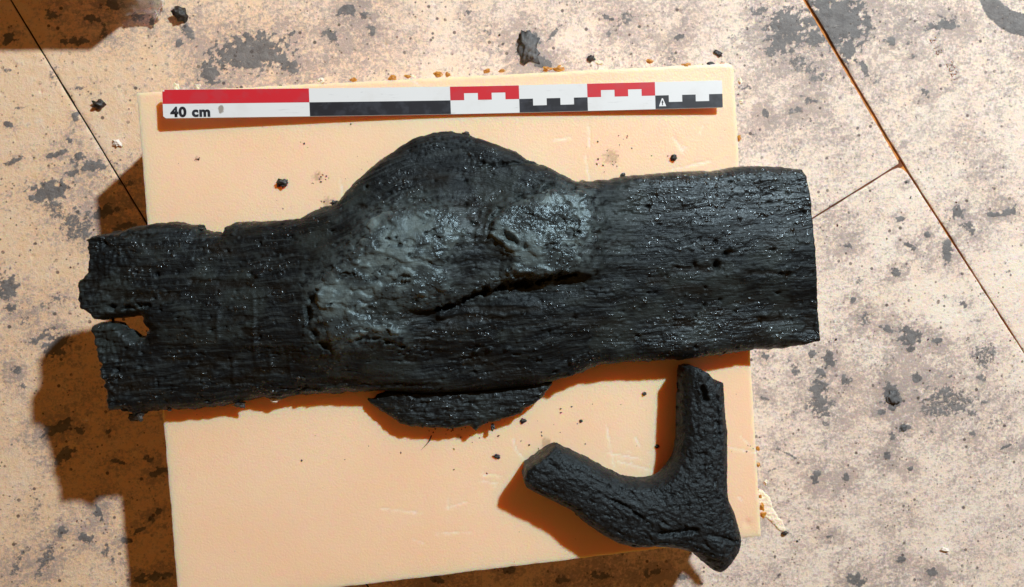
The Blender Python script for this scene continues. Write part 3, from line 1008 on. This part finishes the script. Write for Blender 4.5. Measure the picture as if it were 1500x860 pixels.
log_poly = densify([U(a, b, c) for a, b, c, _ in LOG_PX], 0.14, 1, 2.0, 101, [d * (3.2 if u < 215 else 1.8) for u, _, _, d in LOG_PX])
CTRL = np.array([(125, 400, 3.0), (150, 560, 2.2), (250, 400, 3.3), (250, 545, 2.5), (300, 350, 2.6), (400, 450, 3.5), (400, 560, 2.4), (400, 370, 3.0), (330, 460, 3.3),
                 (520, 400, 4.7), (600, 350, 5.0), (560, 470, 4.5), (500, 490, 4.2), (650, 410, 4.8), (780, 320, 4.7), (800, 380, 4.6), (720, 385, 4.5), (860, 300, 4.0),
                 (650, 220, 2.6), (600, 265, 3.3), (700, 258, 3.4), (550, 290, 3.2), (800, 262, 3.1), (700, 480, 3.5), (700, 550, 2.6), (600, 550, 2.7), (850, 450, 3.7), (900, 510, 2.7),
                 (460, 420, 3.9), (480, 560, 2.5), (950, 290, 3.4), (950, 390, 3.7), (1100, 275, 3.0), (1100, 370, 3.5), (1100, 480, 2.5), (1180, 270, 2.9), (1190, 380, 3.2), (1180, 490, 2.3),
                 (1000, 330, 3.6), (1000, 470, 3.0), (620, 310, 4.5), (760, 450, 3.9)])


def ctrl_h(u, v):
    w = 0
    h = 0
    for (a, b, z) in CTRL:
        k = np.exp(-(((u - a) / 75) ** 2 + ((v - b) / 48) ** 2)) + 1e-7 / (1 + ((u - a) / 75) ** 2 + ((v - b) / 48) ** 2)
        w = w + k
        h = h + k * z
    return h / w


CRACK = [(640, 453), (668, 444), (690, 433), (735, 419), (790, 411), (838, 402)]
CRACK2 = [(468, 425), (455, 445), (459, 478), (470, 495), (488, 512)]
CRACK3 = [(528, 497), (552, 494), (575, 500), (592, 507)]
CRACK4 = [(735, 345), (750, 355), (765, 362)]
CRACK5 = [(712, 350), (716, 325), (742, 300), (780, 285), (815, 268), (838, 282), (845, 290)]
CRACK6 = [(165, 452), (190, 449), (220, 448)]
CRACK7 = [(700, 246), (745, 241), (792, 237)]
WETS = [(285, 548, 22, 9), (300, 535, 14, 6), (395, 545, 30, 6), (345, 560, 26, 5), (370, 485, 14, 7), (430, 515, 14, 8), (360, 465, 20, 4), (255, 527, 26, 3), (330, 527, 18, 4), (345, 415, 28, 6),
        (300, 412, 22, 4), (205, 432, 26, 6), (250, 433, 14, 7), (650, 300, 40, 5), (560, 305, 40, 4), (1010, 395, 30, 5), (1110, 400, 30, 4), (960, 410, 16, 8), (1000, 475, 16, 8), (700, 465, 60, 4),
        (205, 345, 24, 3), (200, 392, 26, 3), (500, 560, 40, 6), (450, 572, 20, 4), (740, 452, 50, 4), (600, 525, 10, 5), (690, 530, 14, 6), (1130, 470, 24, 5), (1190, 475, 8, 12), (590, 565, 60, 3)]
TOOL = [(322, 470, 3, 30), (375, 480, 3, 50), (340, 545, 3, 20), (395, 525, 3, 22), (425, 530, 2.5, 18)]


CLAY_A = [(452, 415), (478, 395), (508, 368), (530, 342), (540, 318), (566, 304), (612, 297), (650, 303), (680, 322), (692, 345), (668, 365), (655, 392), (664, 415), (660, 430), (610, 440), (590, 448),
          (552, 446), (540, 458), (590, 478), (596, 503), (575, 497), (540, 492), (520, 503), (500, 518), (480, 500), (462, 474), (456, 442)]
CLAY_B = [(712, 345), (720, 312), (750, 298), (780, 284), (812, 272), (835, 275), (862, 276), (870, 300), (872, 330), (866, 352), (852, 368), (858, 385), (836, 402), (800, 408), (760, 410), (740, 416),
          (700, 430), (690, 424), (715, 402), (745, 390), (738, 368), (726, 360)]


def log_parts(x, y):
    u, v = to_px(x, y, HB + 2.8)
    return u, v


def log_top(x, y, s, detail=1.0):
    u, v = log_parts(x, y)
    h = ctrl_h(u, v)
    edge_w = 1.25 * (1 - 0.75 * sm(240, 130, u)) * (1 - 0.85 * sm(1160, 1190, u))
    low = sm(660, 500, u) * sm(470, 560, v)
    edge_w = edge_w + 1.0 * low * sm(150, 230, u)
    dd = np.clip(s / np.maximum(edge_w, .15), 0, 1)
    f0 = 0.50 - 0.24 * low
    h = h * (f0 + (1 - f0) * np.sqrt(np.clip(1 - (1 - dd) ** 2, 0, 1)))
    # grain that bends round the knot
    bulge = 70 * np.exp(-((u - 650) / 150) ** 2) * sm(480, 260, v) - 20 * np.exp(-((u - 650) / 180) ** 2) * sm(420, 560, v)
    w = v + bulge + u * 0.065 + 5 * fbm(u / 60, v / 60, 2, 111)
    calm = 1 - .45 * sm(860, 960, u)
    h = h + calm * detail * 0.10 * fbm(u / 150, w / 24, 4, 113, 0.55) * sm(0, 0.4, s)
    h = h + detail * 0.03 * ridge(u / 60, w / 6.5, 3, 117) * sm(0, 0.3, s)
    h = h + 0.13 * fbm(u / 55, v / 38, 2, 118) + calm * detail * 0.08 * fbm(u / 30, v / 30, 4, 119, 0.6)
    h = h + detail * 0.035 * fbm(u / 8, v / 5.0, 3, 121, 0.65)
    gc = 1 - np.abs(fbm(u / 170, w / 13, 3, 127, .55))
    h = h - calm * detail * .12 * sm(.965, .995, gc) * sm(.1, .5, s) * sm(-.1, .2, fbm(u / 70, v / 30, 2, 128))
    # splintery left end
    le = sm(260, 130, u) * sm(0.0, 0.2, s)
    h = h + le * (0.26 * fbm(u / 26, v / 9, 5, 123, 0.7) + .16 * fbm(u / 5, v / 9, 3, 125, .6) - .05)
    # upright cross cracks and tool marks, lower left
    for (a, b, cu, cv) in TOOL:
        h = h + 0.10 * np.exp(-((u - a + 3 * fbm(v / 14, a, 3, 3)) / cu) ** 2) * sm(cv + 8, cv - 8, np.abs(v - b))
    for (a, b, cu, cv) in WETS:
        e = np.maximum(np.abs(u - a + 6 * fbm(u / 12, v / 12, 2, 5)) / cu, np.abs(v - b + 4 * fbm(u / 14, v / 14, 2, 6)) / cv)
        h = h - 0.10 * sm(1.2, .7, e)
    # pits, lumps
    pits = perlin(u / 12, v / 9, 131)
    h = h - detail * 0.22 * sm(0.58, 0.85, pits)
    grit = perlin(u / 6.5, v / 6.0, 133) + 0.25 * fbm(u / 60, v / 60, 2, 135)
    h = h + detail * 0.16 * sm(0.55, 0.95, grit)
    for (a, b, r, z) in [(647, 462, 7, .55), (840, 552, 6, .45), (838, 530, 4, .3), (717, 511, 4, .3), (697, 515, 4, .3), (742, 510, 4, .3), (1152, 396, 4, .3), (1150, 398, 5, .25), (1078, 402, 9, .15),
                         (1122, 462, 8, .25), (382, 403, 4, .35), (470, 430, 7, .3), (492, 446, 8, .3), (790, 525, 4, .25), (1067, 365, 4, .3)]:
        h = h + z * np.exp(-(((u - a) / r) ** 2 + ((v - b) / (r * .75)) ** 2))
    for (a, b, r, z) in [(1045, 388, 4, .7), (233, 403, 2.5, .4), (1058, 372, 3, .4), (1012, 388, 3, .35)]:
        h = h - z * np.exp(-(((u - a) / r) ** 2 + ((v - b) / (r * 1.5)) ** 2))
    # the knot: rough rims and open cracks
    cn = 7.5 * fbm(u / 12, v / 9, 5, 141, .75)
    cw = 3.4 * (0.5 + 0.45 * np.sin(np.clip((u - 595) / 245, 0, 1) * np.pi)) + 6.0 * fbm(u / 18, v / 40, 3, 143)
    sdv = v - np.interp(u, [p[0] for p in CRACK], [p[1] for p in CRACK])
    h = h - .55 * sm(-2, 4, sdv) * sm(46, 6, sdv) * sm(575, 640, u) * sm(870, 820, u)
    h = h - (1.2 * sm(-.22, .10, fbm(u / 24, v / 30, 3, 147, .6)) + .25) * sm(1.5, 0.25, (seg_dist(u, v, CRACK) + cn) / np.maximum(cw, 2))
    for c, dp, wd in ((CRACK2, .5, 5), (CRACK3, .4, 2.5), (CRACK4, .6, 5), (CRACK5, .45, 3.5), (CRACK6, .6, 4), (CRACK7, .25, 2.5)):
        h = h - dp * sm(1.5, 0.1, (seg_dist(u, v, c) + cn * .8) / wd) * sm(-.35, .25, fbm(u / 17, v / 17, 2, 145))
    # slope under the crack falls away
    kn = np.exp(-((u - 570) / 110) ** 2 - ((v - 410) / 90) ** 2) + np.exp(-((u - 790) / 85) ** 2 - ((v - 340) / 60) ** 2)
    h = h + .55 * sm(-18, 14, poly_sd(u, v, CLAY_B[:9] + [(868, 395), (800, 408), (748, 404), (738, 372)])[0] + 10 * fbm(u / 18, v / 18, 3, 155)) + .35 * sm(-22, 26, poly_sd(u, v, CLAY_A)[0] + 12 * fbm(u / 20, v / 18, 3, 157))
    h = h + kn * detail * (0.10 * ridge(u / 30, v / 18, 4, 151) + 0.07 * fbm(u / 9, v / 7, 3, 153))
    return HB + np.maximum(h, 0.35)


def log_fields(x, y, s):
    u, v = log_parts(x, y)
    n = fbm(u / 10, v / 8, 4, 161, .6)
    wet = np.zeros_like(u)
    for (a, b, cu, cv) in WETS:
        e = np.maximum(np.abs(u - a + 6 * fbm(u / 12, v / 12, 2, 5)) / cu, np.abs(v - b + 4 * fbm(u / 14, v / 14, 2, 6)) / cv)
        wet = np.maximum(wet, sm(1.3, .6, e + .5 * n))
    wet = np.maximum(wet, .8 * sm(.25, .5, fbm(u / 70, v / 14, 4, 163, .6)))
    clay = np.zeros_like(u)
    for P in (CLAY_A, CLAY_B):
        sd, _, _ = poly_sd(u, v, P)
        clay = np.maximum(clay, sm(-26, 8, sd + 14 * n))
    clay = np.maximum(clay, .55 * np.exp(-((u - 890) / 40) ** 2 - ((v - 330) / 60) ** 2))
    clay = np.maximum(clay, .35 * sm(.3, .55, fbm(u / 34, v / 24, 4, 165, .6)))
    bulge = 70 * np.exp(-((u - 650) / 150) ** 2) * sm(480, 260, v) - 20 * np.exp(-((u - 650) / 180) ** 2) * sm(420, 560, v)
    shiny = np.clip(sm(850, 1000, u) * sm(400, 280, v) + .5 * sm(960, 1080, u) * sm(330, 260, v) + .6 * sm(880, 1000, u) * sm(440, 480, v) + .5 * np.exp(-((u - 690) / 60) ** 2 - ((v - 335) / 45) ** 2) + .35 * fbm(u / 60, v / 25, 3, 167), 0, 1)
    return dict(shiny=shiny, wet=wet, clay=np.clip(clay, 0, 1), along=u, across=v + bulge + u * 0.065 + 6 * fbm(u / 60, v / 60, 2, 111))


def grid_for(poly, d, pad=0.3):
    P = np.asarray(poly)
    return np.arange(P[:, 0].min() - pad, P[:, 0].max() + pad, d), np.arange(P[:, 1].min() - pad, P[:, 1].max() + pad, d)


def log_bot(x, y, s):
    u, v = log_parts(x, y)
    hole = np.exp(-((u - 190) / 55) ** 2 - ((v - 475) / 30) ** 2)
    return HB + 0.03 + 0.25 * sm(.6, 0, s) + 1.2 * hole + .3 * sm(260, 120, u)


gx, gy = grid_for(log_poly, 0.085)
V, F, at = slab(gx, gy, log_poly, log_top, log_bot, log_fields, rings=5, wall=0.16, seed=171)
log = thing(link('timber', mesh_np('timber', V, F, M_LOG, at)), 'long wet black slab of ancient timber with a bulging knot smeared in grey clay', 'timber')

# crusts of clay still stuck on the knot
for P, sd_ in ((CLAY_A, 181), (CLAY_B, 183)):
    pw = densify([unproj(a, b, HB + 4.6) for a, b in P], 0.12, 0.28, 1.6, sd_)

    def crust_top(x, y, s):
        sl, _, _ = poly_sd(x, y, log_poly[::3])
        u, v = log_parts(x, y)
        thick = -0.06 + 0.16 * sm(0, 0.55, s + .45 * fbm(u / 16, v / 12, 3, sd_ + 1)) + 0.13 * sm(.0, .12, fbm(u / 34, v / 22, 3, sd_ + 3)) * sm(0, .3, s)
        thick -= 0.40 * sm(0.25, 0.34, fbm(u / 42, v / 24, 5, sd_ + 7, .6))
        return log_top(x, y, np.maximum(sl, 0), .15) + thick + 0.02 * fbm(u / 14, v / 4, 3, sd_ + 9)

    def crust_fields(x, y, s):
        u, v = log_parts(x, y)
        return dict(gloss=np.exp(-((u - 805) / 55) ** 2 - ((v - 330) / 50) ** 2) + .8 * np.exp(-((u - 680) / 28) ** 2 - ((v - 340) / 30) ** 2))

    def crust_bot(x, y, s):
        sl, _, _ = poly_sd(x, y, log_poly[::3])
        return log_top(x, y, np.maximum(sl, 0)) - 0.35
    gx, gy = grid_for(pw, 0.085)
    V, F, at = slab(gx, gy, pw, crust_top, crust_bot, crust_fields, rings=1, wall=0.03, seed=sd_)
    link('clay_crust', mesh_np('clay_crust', V, F, M_CLAY, at), log)

# long sliver splitting away along the lower edge
SLV = [(535, 588), (548, 584), (570, 581), (640, 579), (700, 577), (760, 571), (800, 563), (811, 561), (803, 571), (792, 586), (770, 600), (765, 606), (742, 613), (716, 619), (703, 625), (697, 631), (690, 624),
       (664, 628), (630, 627), (604, 626), (585, 621), (566, 609), (548, 598)]
SLV = [(a, b - (7 if 565 < a < 805 and i < 8 else 0)) for i, (a, b) in enumerate(SLV)]
sp = densify([U(a, b, 1.3) for a, b in SLV], 0.12, 0.17, 2.2, 191)


def sliver_top(x, y, s):
    u, v = to_px(x, y, HB + 1.5)
    h = 1.15 + 0.45 * np.sqrt(np.clip(1 - (1 - np.clip(s / .75, 0, 1)) ** 2, 0, 1)) - .5 * sm(600, 540, u)
    h = h + 0.09 * ridge(u / 50, (v + u * .05) / 6, 3, 193) * sm(0, .3, s) + 0.17 * fbm(u / 12, v / 8, 5, 195, .65) - .18 * sm(.25, .5, fbm(u / 26, v / 9, 3, 196))
    return HB + h


gx, gy = grid_for(sp, 0.08)
V, F, at = slab(gx, gy, sp, sliver_top, lambda x, y, s: HB + .45 - .35 * sm(0, .8, s) + 0 * x,
                lambda x, y, s: dict(shiny=.3 + 0 * x, wet=.3 + 0 * x, clay=0 * x, along=to_px(x, y, HB)[0], across=to_px(x, y, HB)[1]), rings=3, wall=0.14, seed=197)
link('split_sliver', mesh_np('split_sliver', V, F, M_LOG, at), log)
# chips and shreds clinging to the timber's edges
for i, (u, v, a, b, z) in enumerate([(722, 626, 3, 5, .8), (203, 609, 8, 6, 1.2), (195, 612, 7, 5, 1.0), (249, 599, 3.4, 2.6, 1.2), (404, 586, 6, 4, 1.0), (350, 593, 8, 4, 1.0),
                                     (490, 298, 6, 4, 1.4), (683, 196, 5, 4, 1.5), (295, 333, 4, 4, 1.5), (913, 257, 4, 4, 1.8)]):
    p = unproj(u, v, HB + z)
    me = lump(a * .05, b * .05, .2, 210 + i, 2, .6, 2.2)
    me.materials.append(M_CHIP if i == 4 else M_CRUMB)
    o = link('wood_shred', me, log)
    o.location = (p[0] * .01, p[1] * .01, (HB + z) * .01)

# ------------------------------------------------------------------ the forked branch
BR = [(999, 537), (1015, 537), (1028, 542), (1036, 554), (1040, 558), (1052, 557), (1058, 562), (1060, 599), (1064, 638), (1063, 670), (1062, 698), (1064, 729), (1074, 749), (1082, 777), (1085, 793),
      (1080, 808), (1068, 826), (1056, 839), (1044, 835), (1026, 820), (1011, 806), (987, 800), (955, 798), (928, 800), (904, 794), (880, 781), (857, 765), (836, 746), (809, 733), (785, 721), (770, 710),
      (766, 698), (771, 683), (789, 670), (803, 658), (815, 649), (829, 656), (857, 668), (888, 686), (912, 697), (940, 701), (963, 697), (977, 682), (987, 666), (991, 638), (991, 599), (993, 560), (995, 546)]
BX = [(990, 470), (1056, 470), (1058, 562)] + BR[7:30] + [(700, 680), (740, 610)] + BR[35:47]
ZM = 1.62
br_poly = densify([U(a, b, ZM) for a, b in BR], 0.12, 0.17, 2.4, 221)
bx_poly = np.array([U(a, b, ZM) for a, b in BX])
d = 0.08
px_, py_ = grid_for(bx_poly, d)
PX, PY = np.meshgrid(px_, py_)
msk = poly_sd(PX, PY, bx_poly)[0] > 0
phi = np.zeros(PX.shape)
for lev in range(2600):
    n4 = np.zeros_like(phi)
    n4[1:-1, 1:-1] = (phi[:-2, 1:-1] + phi[2:, 1:-1] + phi[1:-1, :-2] + phi[1:-1, 2:] + d * d) * .25
    phi = np.where(msk, n4, 0)
HALF = np.sqrt(2 * np.maximum(phi, 0))
HALF = np.where(HALF > 1.5, 1.5 + (HALF - 1.5) * .55, HALF)


def half(x, y):
    fx = np.clip((x - px_[0]) / d, 0, len(px_) - 1.001)
    fy = np.clip((y - py_[0]) / d, 0, len(py_) - 1.001)
    i, j = fx.astype(int), fy.astype(int)
    a, b = fx - i, fy - j
    return (HALF[j, i] * (1 - a) + HALF[j, i + 1] * a) * (1 - b) + (HALF[j + 1, i] * (1 - a) + HALF[j + 1, i + 1] * a) * b


def br_axes(x, y):
    u, v = to_px(x, y, HB + 2.2)
    a = np.cos(.47), np.sin(.47)
    k = sm(25, -25, (v - 715) + .55 * (1000 - u)) * sm(945, 985, u)      # 1 on the upright arm
    al = (u * a[0] + v * a[1]) * (1 - k) + (v + 900) * k
    ac = (-u * a[1] + v * a[0]) * (1 - k) + (u + .04 * v) * k
    return al, ac


def br_fields(x, y, s):
    al, ac = br_axes(x, y)
    return dict(along=al, across=ac)


def br_top(x, y, s):
    u, v = to_px(x, y, HB + 2.2)
    al, ac = br_axes(x, y)
    h = np.maximum(half(x, y), .12)
    z = ZM + h
    z = z + (0.13 * fbm(u / 22, v / 22, 5, 231, .62) + .06 * fbm(u / 5, v / 6, 3, 233, .65)) * np.clip(h, 0, 1)
    z = z + (.08 * fbm(al / 34, ac / 7, 4, 241, .62) + .06 * (ridge(al / 60, ac / 12, 3, 243) - .6)) * np.clip(h, 0, 1)
    z = z - 0.13 * sm(.5, .75, perlin(u / 9, v / 8, 235)) - .07 * sm(.2, .4, fbm(al / 24, ac / 11, 4, 245, .6)) - .10 * sm(.95, .99, 1 - np.abs(fbm(al / 60, ac / 13, 3, 247)))
    for c, dp, wd in (([(890, 725), (915, 736), (935, 752)], .25, 2.2), ([(962, 775), (990, 772), (1010, 768)], .35, 5), ([(1045, 580), (1047, 640)], .22, 1.8), ([(1024, 565), (1028, 582)], .5, 4),
                      ([(1030, 775), (1055, 782), (1075, 790)], .2, 3)):
        z = z - dp * sm(1.3, .3, (seg_dist(u, v, c) + 2.2 * fbm(u / 9, v / 9, 2, 237)) / wd)
    z = z + .25 * np.exp(-((u - 1046) / 12) ** 2 - ((v - 800) / 14) ** 2)
    z = z - .12 * sm(.35, 0, s)
    return HB + z


def br_bot(x, y, s):
    return HB + np.maximum(ZM - np.maximum(half(x, y), .12) * .97, .03) + .1 * sm(.35, 0, s)


gx, gy = grid_for(br_poly, .08)
V, F, at = slab(gx, gy, br_poly, br_top, br_bot, br_fields, rings=3, wall=.08, seed=239)
thing(link('forked_branch', mesh_np('forked_branch', V, F, M_BRANCH)), 'short forked piece of black branch lying near the lower right corner of the board', 'branch')

# ------------------------------------------------------------------ loose crumbs, clods and splinters
def loose(name, u, v, a, b, hgt, z, mat, label, cat, group=None, ang=0.0, rough=.4, sub=3):
    p = unproj(u, v, z + hgt * .5)
    me = lump(a * .0495, b * .0495, hgt * .7, u * .37 + v * .11, sub, rough)
    me.materials.append(mat)
    o = link(name, me)
    o.location = (p[0] * .01, p[1] * .01, (z + hgt * .38) * .01)
    o.rotation_euler = (0, 0, math.radians(ang))
    return thing(o, label, cat, group)


G1, G2, G3 = 'dark clods lying loose on the floor', 'wood crumbs lying on the foam board', 'lumps of grey clay stuck to the floor'
loose('wood_clod', 263, 20, 13, 9, .8, 0, M_CRUMB, 'largest shiny black clod, on the floor beside the clear plastic bag', 'clod', G1, -40)
loose('wood_clod', 144, 153, 9, 6, .5, 0, M_CRUMB, 'small dark clod on the floor right of the long left joint, by the board corner', 'clod', G1, 10)
loose('wood_clod', 866, 85, 7, 5, .25, 0, M_CRUMB, 'black crumbly clod on the floor just above the top edge of the board', 'clod', G1)
loose('wood_clod', 1150, 781, 5, 4, .3, 0, M_CRUMB, 'black clod at the tip of the torn white foam strip', 'clod', G1)
loose('wood_clod', 1052, 78, 8, 4, .18, 0, M_CRUMB, 'dark clod on the floor above the top right corner of the board', 'clod', G1, -30)
loose('foam_chip', 171, 210, 7, 5, .35, 0, M_CHIP, 'pale grey chip on the floor left of the board and right of the joint', 'chip', None, -20, .5, 2)
loose('foam_chip', 1385, 806, 8, 4, .3, 0, M_CHIP, 'cream coloured chip on the floor near the bottom right corner', 'chip', None, -10, .5, 2)
loose('clay_lump', 773, 68, 17, 25, .22, 0, M_CLOD, 'biggest flattened grey clay lump, above the middle of the scale bar', 'clay lump', G3, 10, .55)
loose('clay_lump', 1308, 583, 11, 13, .12, 0, M_CLOD, 'dark ragged clay lump right of the board, beside the broad grey stain', 'clay lump', G3, 20, .5)
loose('clay_lump', 1324, 627, 6, 6, .10, 0, M_CLOD, 'round dark clay lump just below the ragged one', 'clay lump', G3, 0, .35)
loose('wood_crumb', 413, 268, 7, 6, .4, HB, M_CRUMB, 'largest black crumb on the board, between scale bar and timber', 'crumb', G2, 20, .5)
loose('wood_crumb', 728, 669, 5, 3, .16, HB, M_CRUMB, 'flat dark crumb on the board below the split sliver', 'crumb', G2, -20, .5)
loose('wood_crumb', 987, 231, 4, 5, .25, HB, M_CRUMB, 'dark crumb on the board under the right end of the scale bar', 'crumb', G2)
loose('wood_crumb', 851, 617, 2.6, 2.4, .12, HB, M_CRUMB, 'small crumb right of the split sliver, above the left arm of the branch', 'crumb', G2)
loose('wood_crumb', 944, 577, 3, 2.6, .14, HB, M_CRUMB, 'small oval crumb on the board left of the top of the upright branch arm', 'crumb', G2)
loose('wood_crumb', 963, 654, 3, 3, .14, HB, M_CRUMB, 'crumb lying in the shadow inside the fork of the branch', 'crumb', G2)
loose('wood_crumb', 478, 258, 1, 1, .1, HB, M_CRUMB, 'speck of dark wood on the board above the left shoulder of the knot', 'crumb', G2)
loose('wood_crumb', 766, 617, 5, 3, .15, HB, M_CRUMB, 'thin curled crumb on the board below the right end of the sliver', 'crumb', G2, 40, .7)

# thin curved splinter of wood on the board
cpt = [(632, 638), (629, 646), (624, 652), (617, 659)]
Vs, Fs = [], []
for i, (a, b) in enumerate(cpt):
    p = unproj(a, b, HB + .12)
    r = (.06, .09, .06, .02)[i]
    for k in range(6):
        an = k * math.pi / 3
        Vs.append((p[0] + r * math.cos(an) * .9, p[1] + r * math.cos(an) * .5, HB + .12 + r * math.sin(an)))
for i in range(3):
    for k in range(6):
        Fs.append((i * 6 + k, i * 6 + (k + 1) % 6, i * 6 + 6 + (k + 1) % 6, i * 6 + 6 + k))
thing(link('wood_splinter', mesh_np('wood_splinter', Vs, np.array(Fs), M_CRUMB)), 'thin curved dark splinter on the board just below the split sliver', 'splinter')


def grains(name, pts, z, mat, label_kind):
    """uncountable tiny grains, one object"""
    V, F = [], []
    octa = np.array([(1, 0, 0), (0, 1, 0), (-1, 0, 0), (0, -1, 0), (0, 0, 1), (0, 0, -.4)])
    fc = [(0, 1, 4), (1, 2, 4), (2, 3, 4), (3, 0, 4), (1, 0, 5), (2, 1, 5), (3, 2, 5), (0, 3, 5)]
    for (u, v, r) in pts:
        p = unproj(u, v, z)
        b = len(V)
        q = octa * r * .05 * (0.6 + .8 * rng.random((6, 1)))
        an = rng.random() * 6.28
        ca, sa = math.cos(an), math.sin(an)
        for c in q:
            V.append((p[0] + c[0] * ca - c[1] * sa * .7, p[1] + c[0] * sa + c[1] * ca * .7, z + .3 * r * .05 + c[2] * .7))
        F += [tuple(b + k for k in f) for f in fc]
    o = link(name, mesh_np(name, V, np.array(F), mat, smooth=False), kind='stuff')
    return o


pts = []
for (cx, cy, r, n) in [(288, 233, 4, 5), (467, 262, 12, 12), (480, 297, 12, 8), (890, 228, 26, 16), (915, 205, 14, 4), (700, 640, 60, 14), (800, 650, 30, 8), (655, 635, 12, 8), (400, 292, 12, 2),
                       (850, 600, 40, 6), (1100, 655, 10, 4), (680, 632, 16, 6), (440, 215, 14, 3), (990, 245, 40, 5), (560, 690, 90, 5), (500, 150, 100, 3)]:
    for _ in range(n):
        pts.append((cx + rng.normal() * r * .6, cy + rng.normal() * r * .5, 0.7 + rng.random() * 1.3))
for _ in range(70):
    pts.append((rng.uniform(225, 1085), rng.uniform(180, 830), .35 + rng.random() * .5))
grains('wood_dust', pts, HB, M_CRUMB, '')
pts = []
for _ in range(900):
    u, v = rng.uniform(-10, 1510), rng.uniform(-10, 870)
    if fbm(np.array([u / 120]), np.array([v / 120]), 3, 251)[0] > -.25 + .5 * rng.random():
        pts.append((u, v, .5 + 2.2 * rng.random() ** 4))
grains('floor_grit', pts, 0.02, M_CRUMB, '')

# ------------------------------------------------------------------ the bag, and an added unseen block that casts the top left shadow
def pxy(u, v, z=0.0):
    p = unproj(u, v, z)
    return p


q = [pxy(62, -300), pxy(246, -300), pxy(246, -16), pxy(62, -16)]
V, F, at = slab(np.arange(q[0][0] - .5, q[1][0] + .5, .4), np.arange(q[3][1] - .5, q[0][1] + .5, .4), densify(q, .6, .08, .8, 261),
                lambda x, y, s: 8.0 - .1 * sm(.3, 0, s) + .03 * fbm(x, y, 3, 263), lambda x, y, s: .05 + 0 * x, lambda x, y, s: dict(scratch=0 * x, dirt=0 * x), rings=6, wall=.08)
thing(link('shadow_block', mesh_np('shadow_block', V, F, M_BOARD, at, sharp=45)), 'unseen pale orange foam block, added beyond the frame to cast the top left shadow', 'block')

n = 60
gu = np.linspace(0, 1, n)
UU, VV = np.meshgrid(gu, gu)
bu = 172 + 66 * UU + 10 * fbm(VV * 3, UU * 2, 3, 271)
bv = -70 + 92 * VV + 8 * fbm(UU * 4, VV * 2, 3, 273) + 5 * np.sin(UU * 9)
bz = .5 + 2.6 * np.sin(np.clip(UU, 0, 1) * math.pi) ** .7 * (1 - .75 * VV ** 2) + .8 * (ridge(UU * 4, VV * 4, 4, 275) - .5) * (1 - .5 * VV)
bz = np.maximum(bz, .25)
P = np.array([[*unproj(a, b, max(c, .1)), c] for a, b, c in zip(bu.ravel(), bv.ravel(), bz.ravel())])
idx = np.arange(n * n).reshape(n, n)
Q = np.stack([idx[:-1, :-1], idx[:-1, 1:], idx[1:, 1:], idx[1:, :-1]], -1).reshape(-1, 4)
P2 = P.copy()
P2[:, 2] -= .05
rim = np.concatenate([idx[0, :], idx[1:, -1], idx[-1, -2::-1], idx[-2:0, 0]])
RQ = np.stack([rim, np.roll(rim, -1), np.roll(rim, -1) + n * n, rim + n * n], 1)
thing(link('plastic_bag', mesh_np('plastic_bag', np.concatenate([P, P2]), [Q[:, ::-1], Q + n * n, RQ], M_FILM)), 'crumpled clear plastic bag at the top edge, beside the unseen added foam block', 'bag')
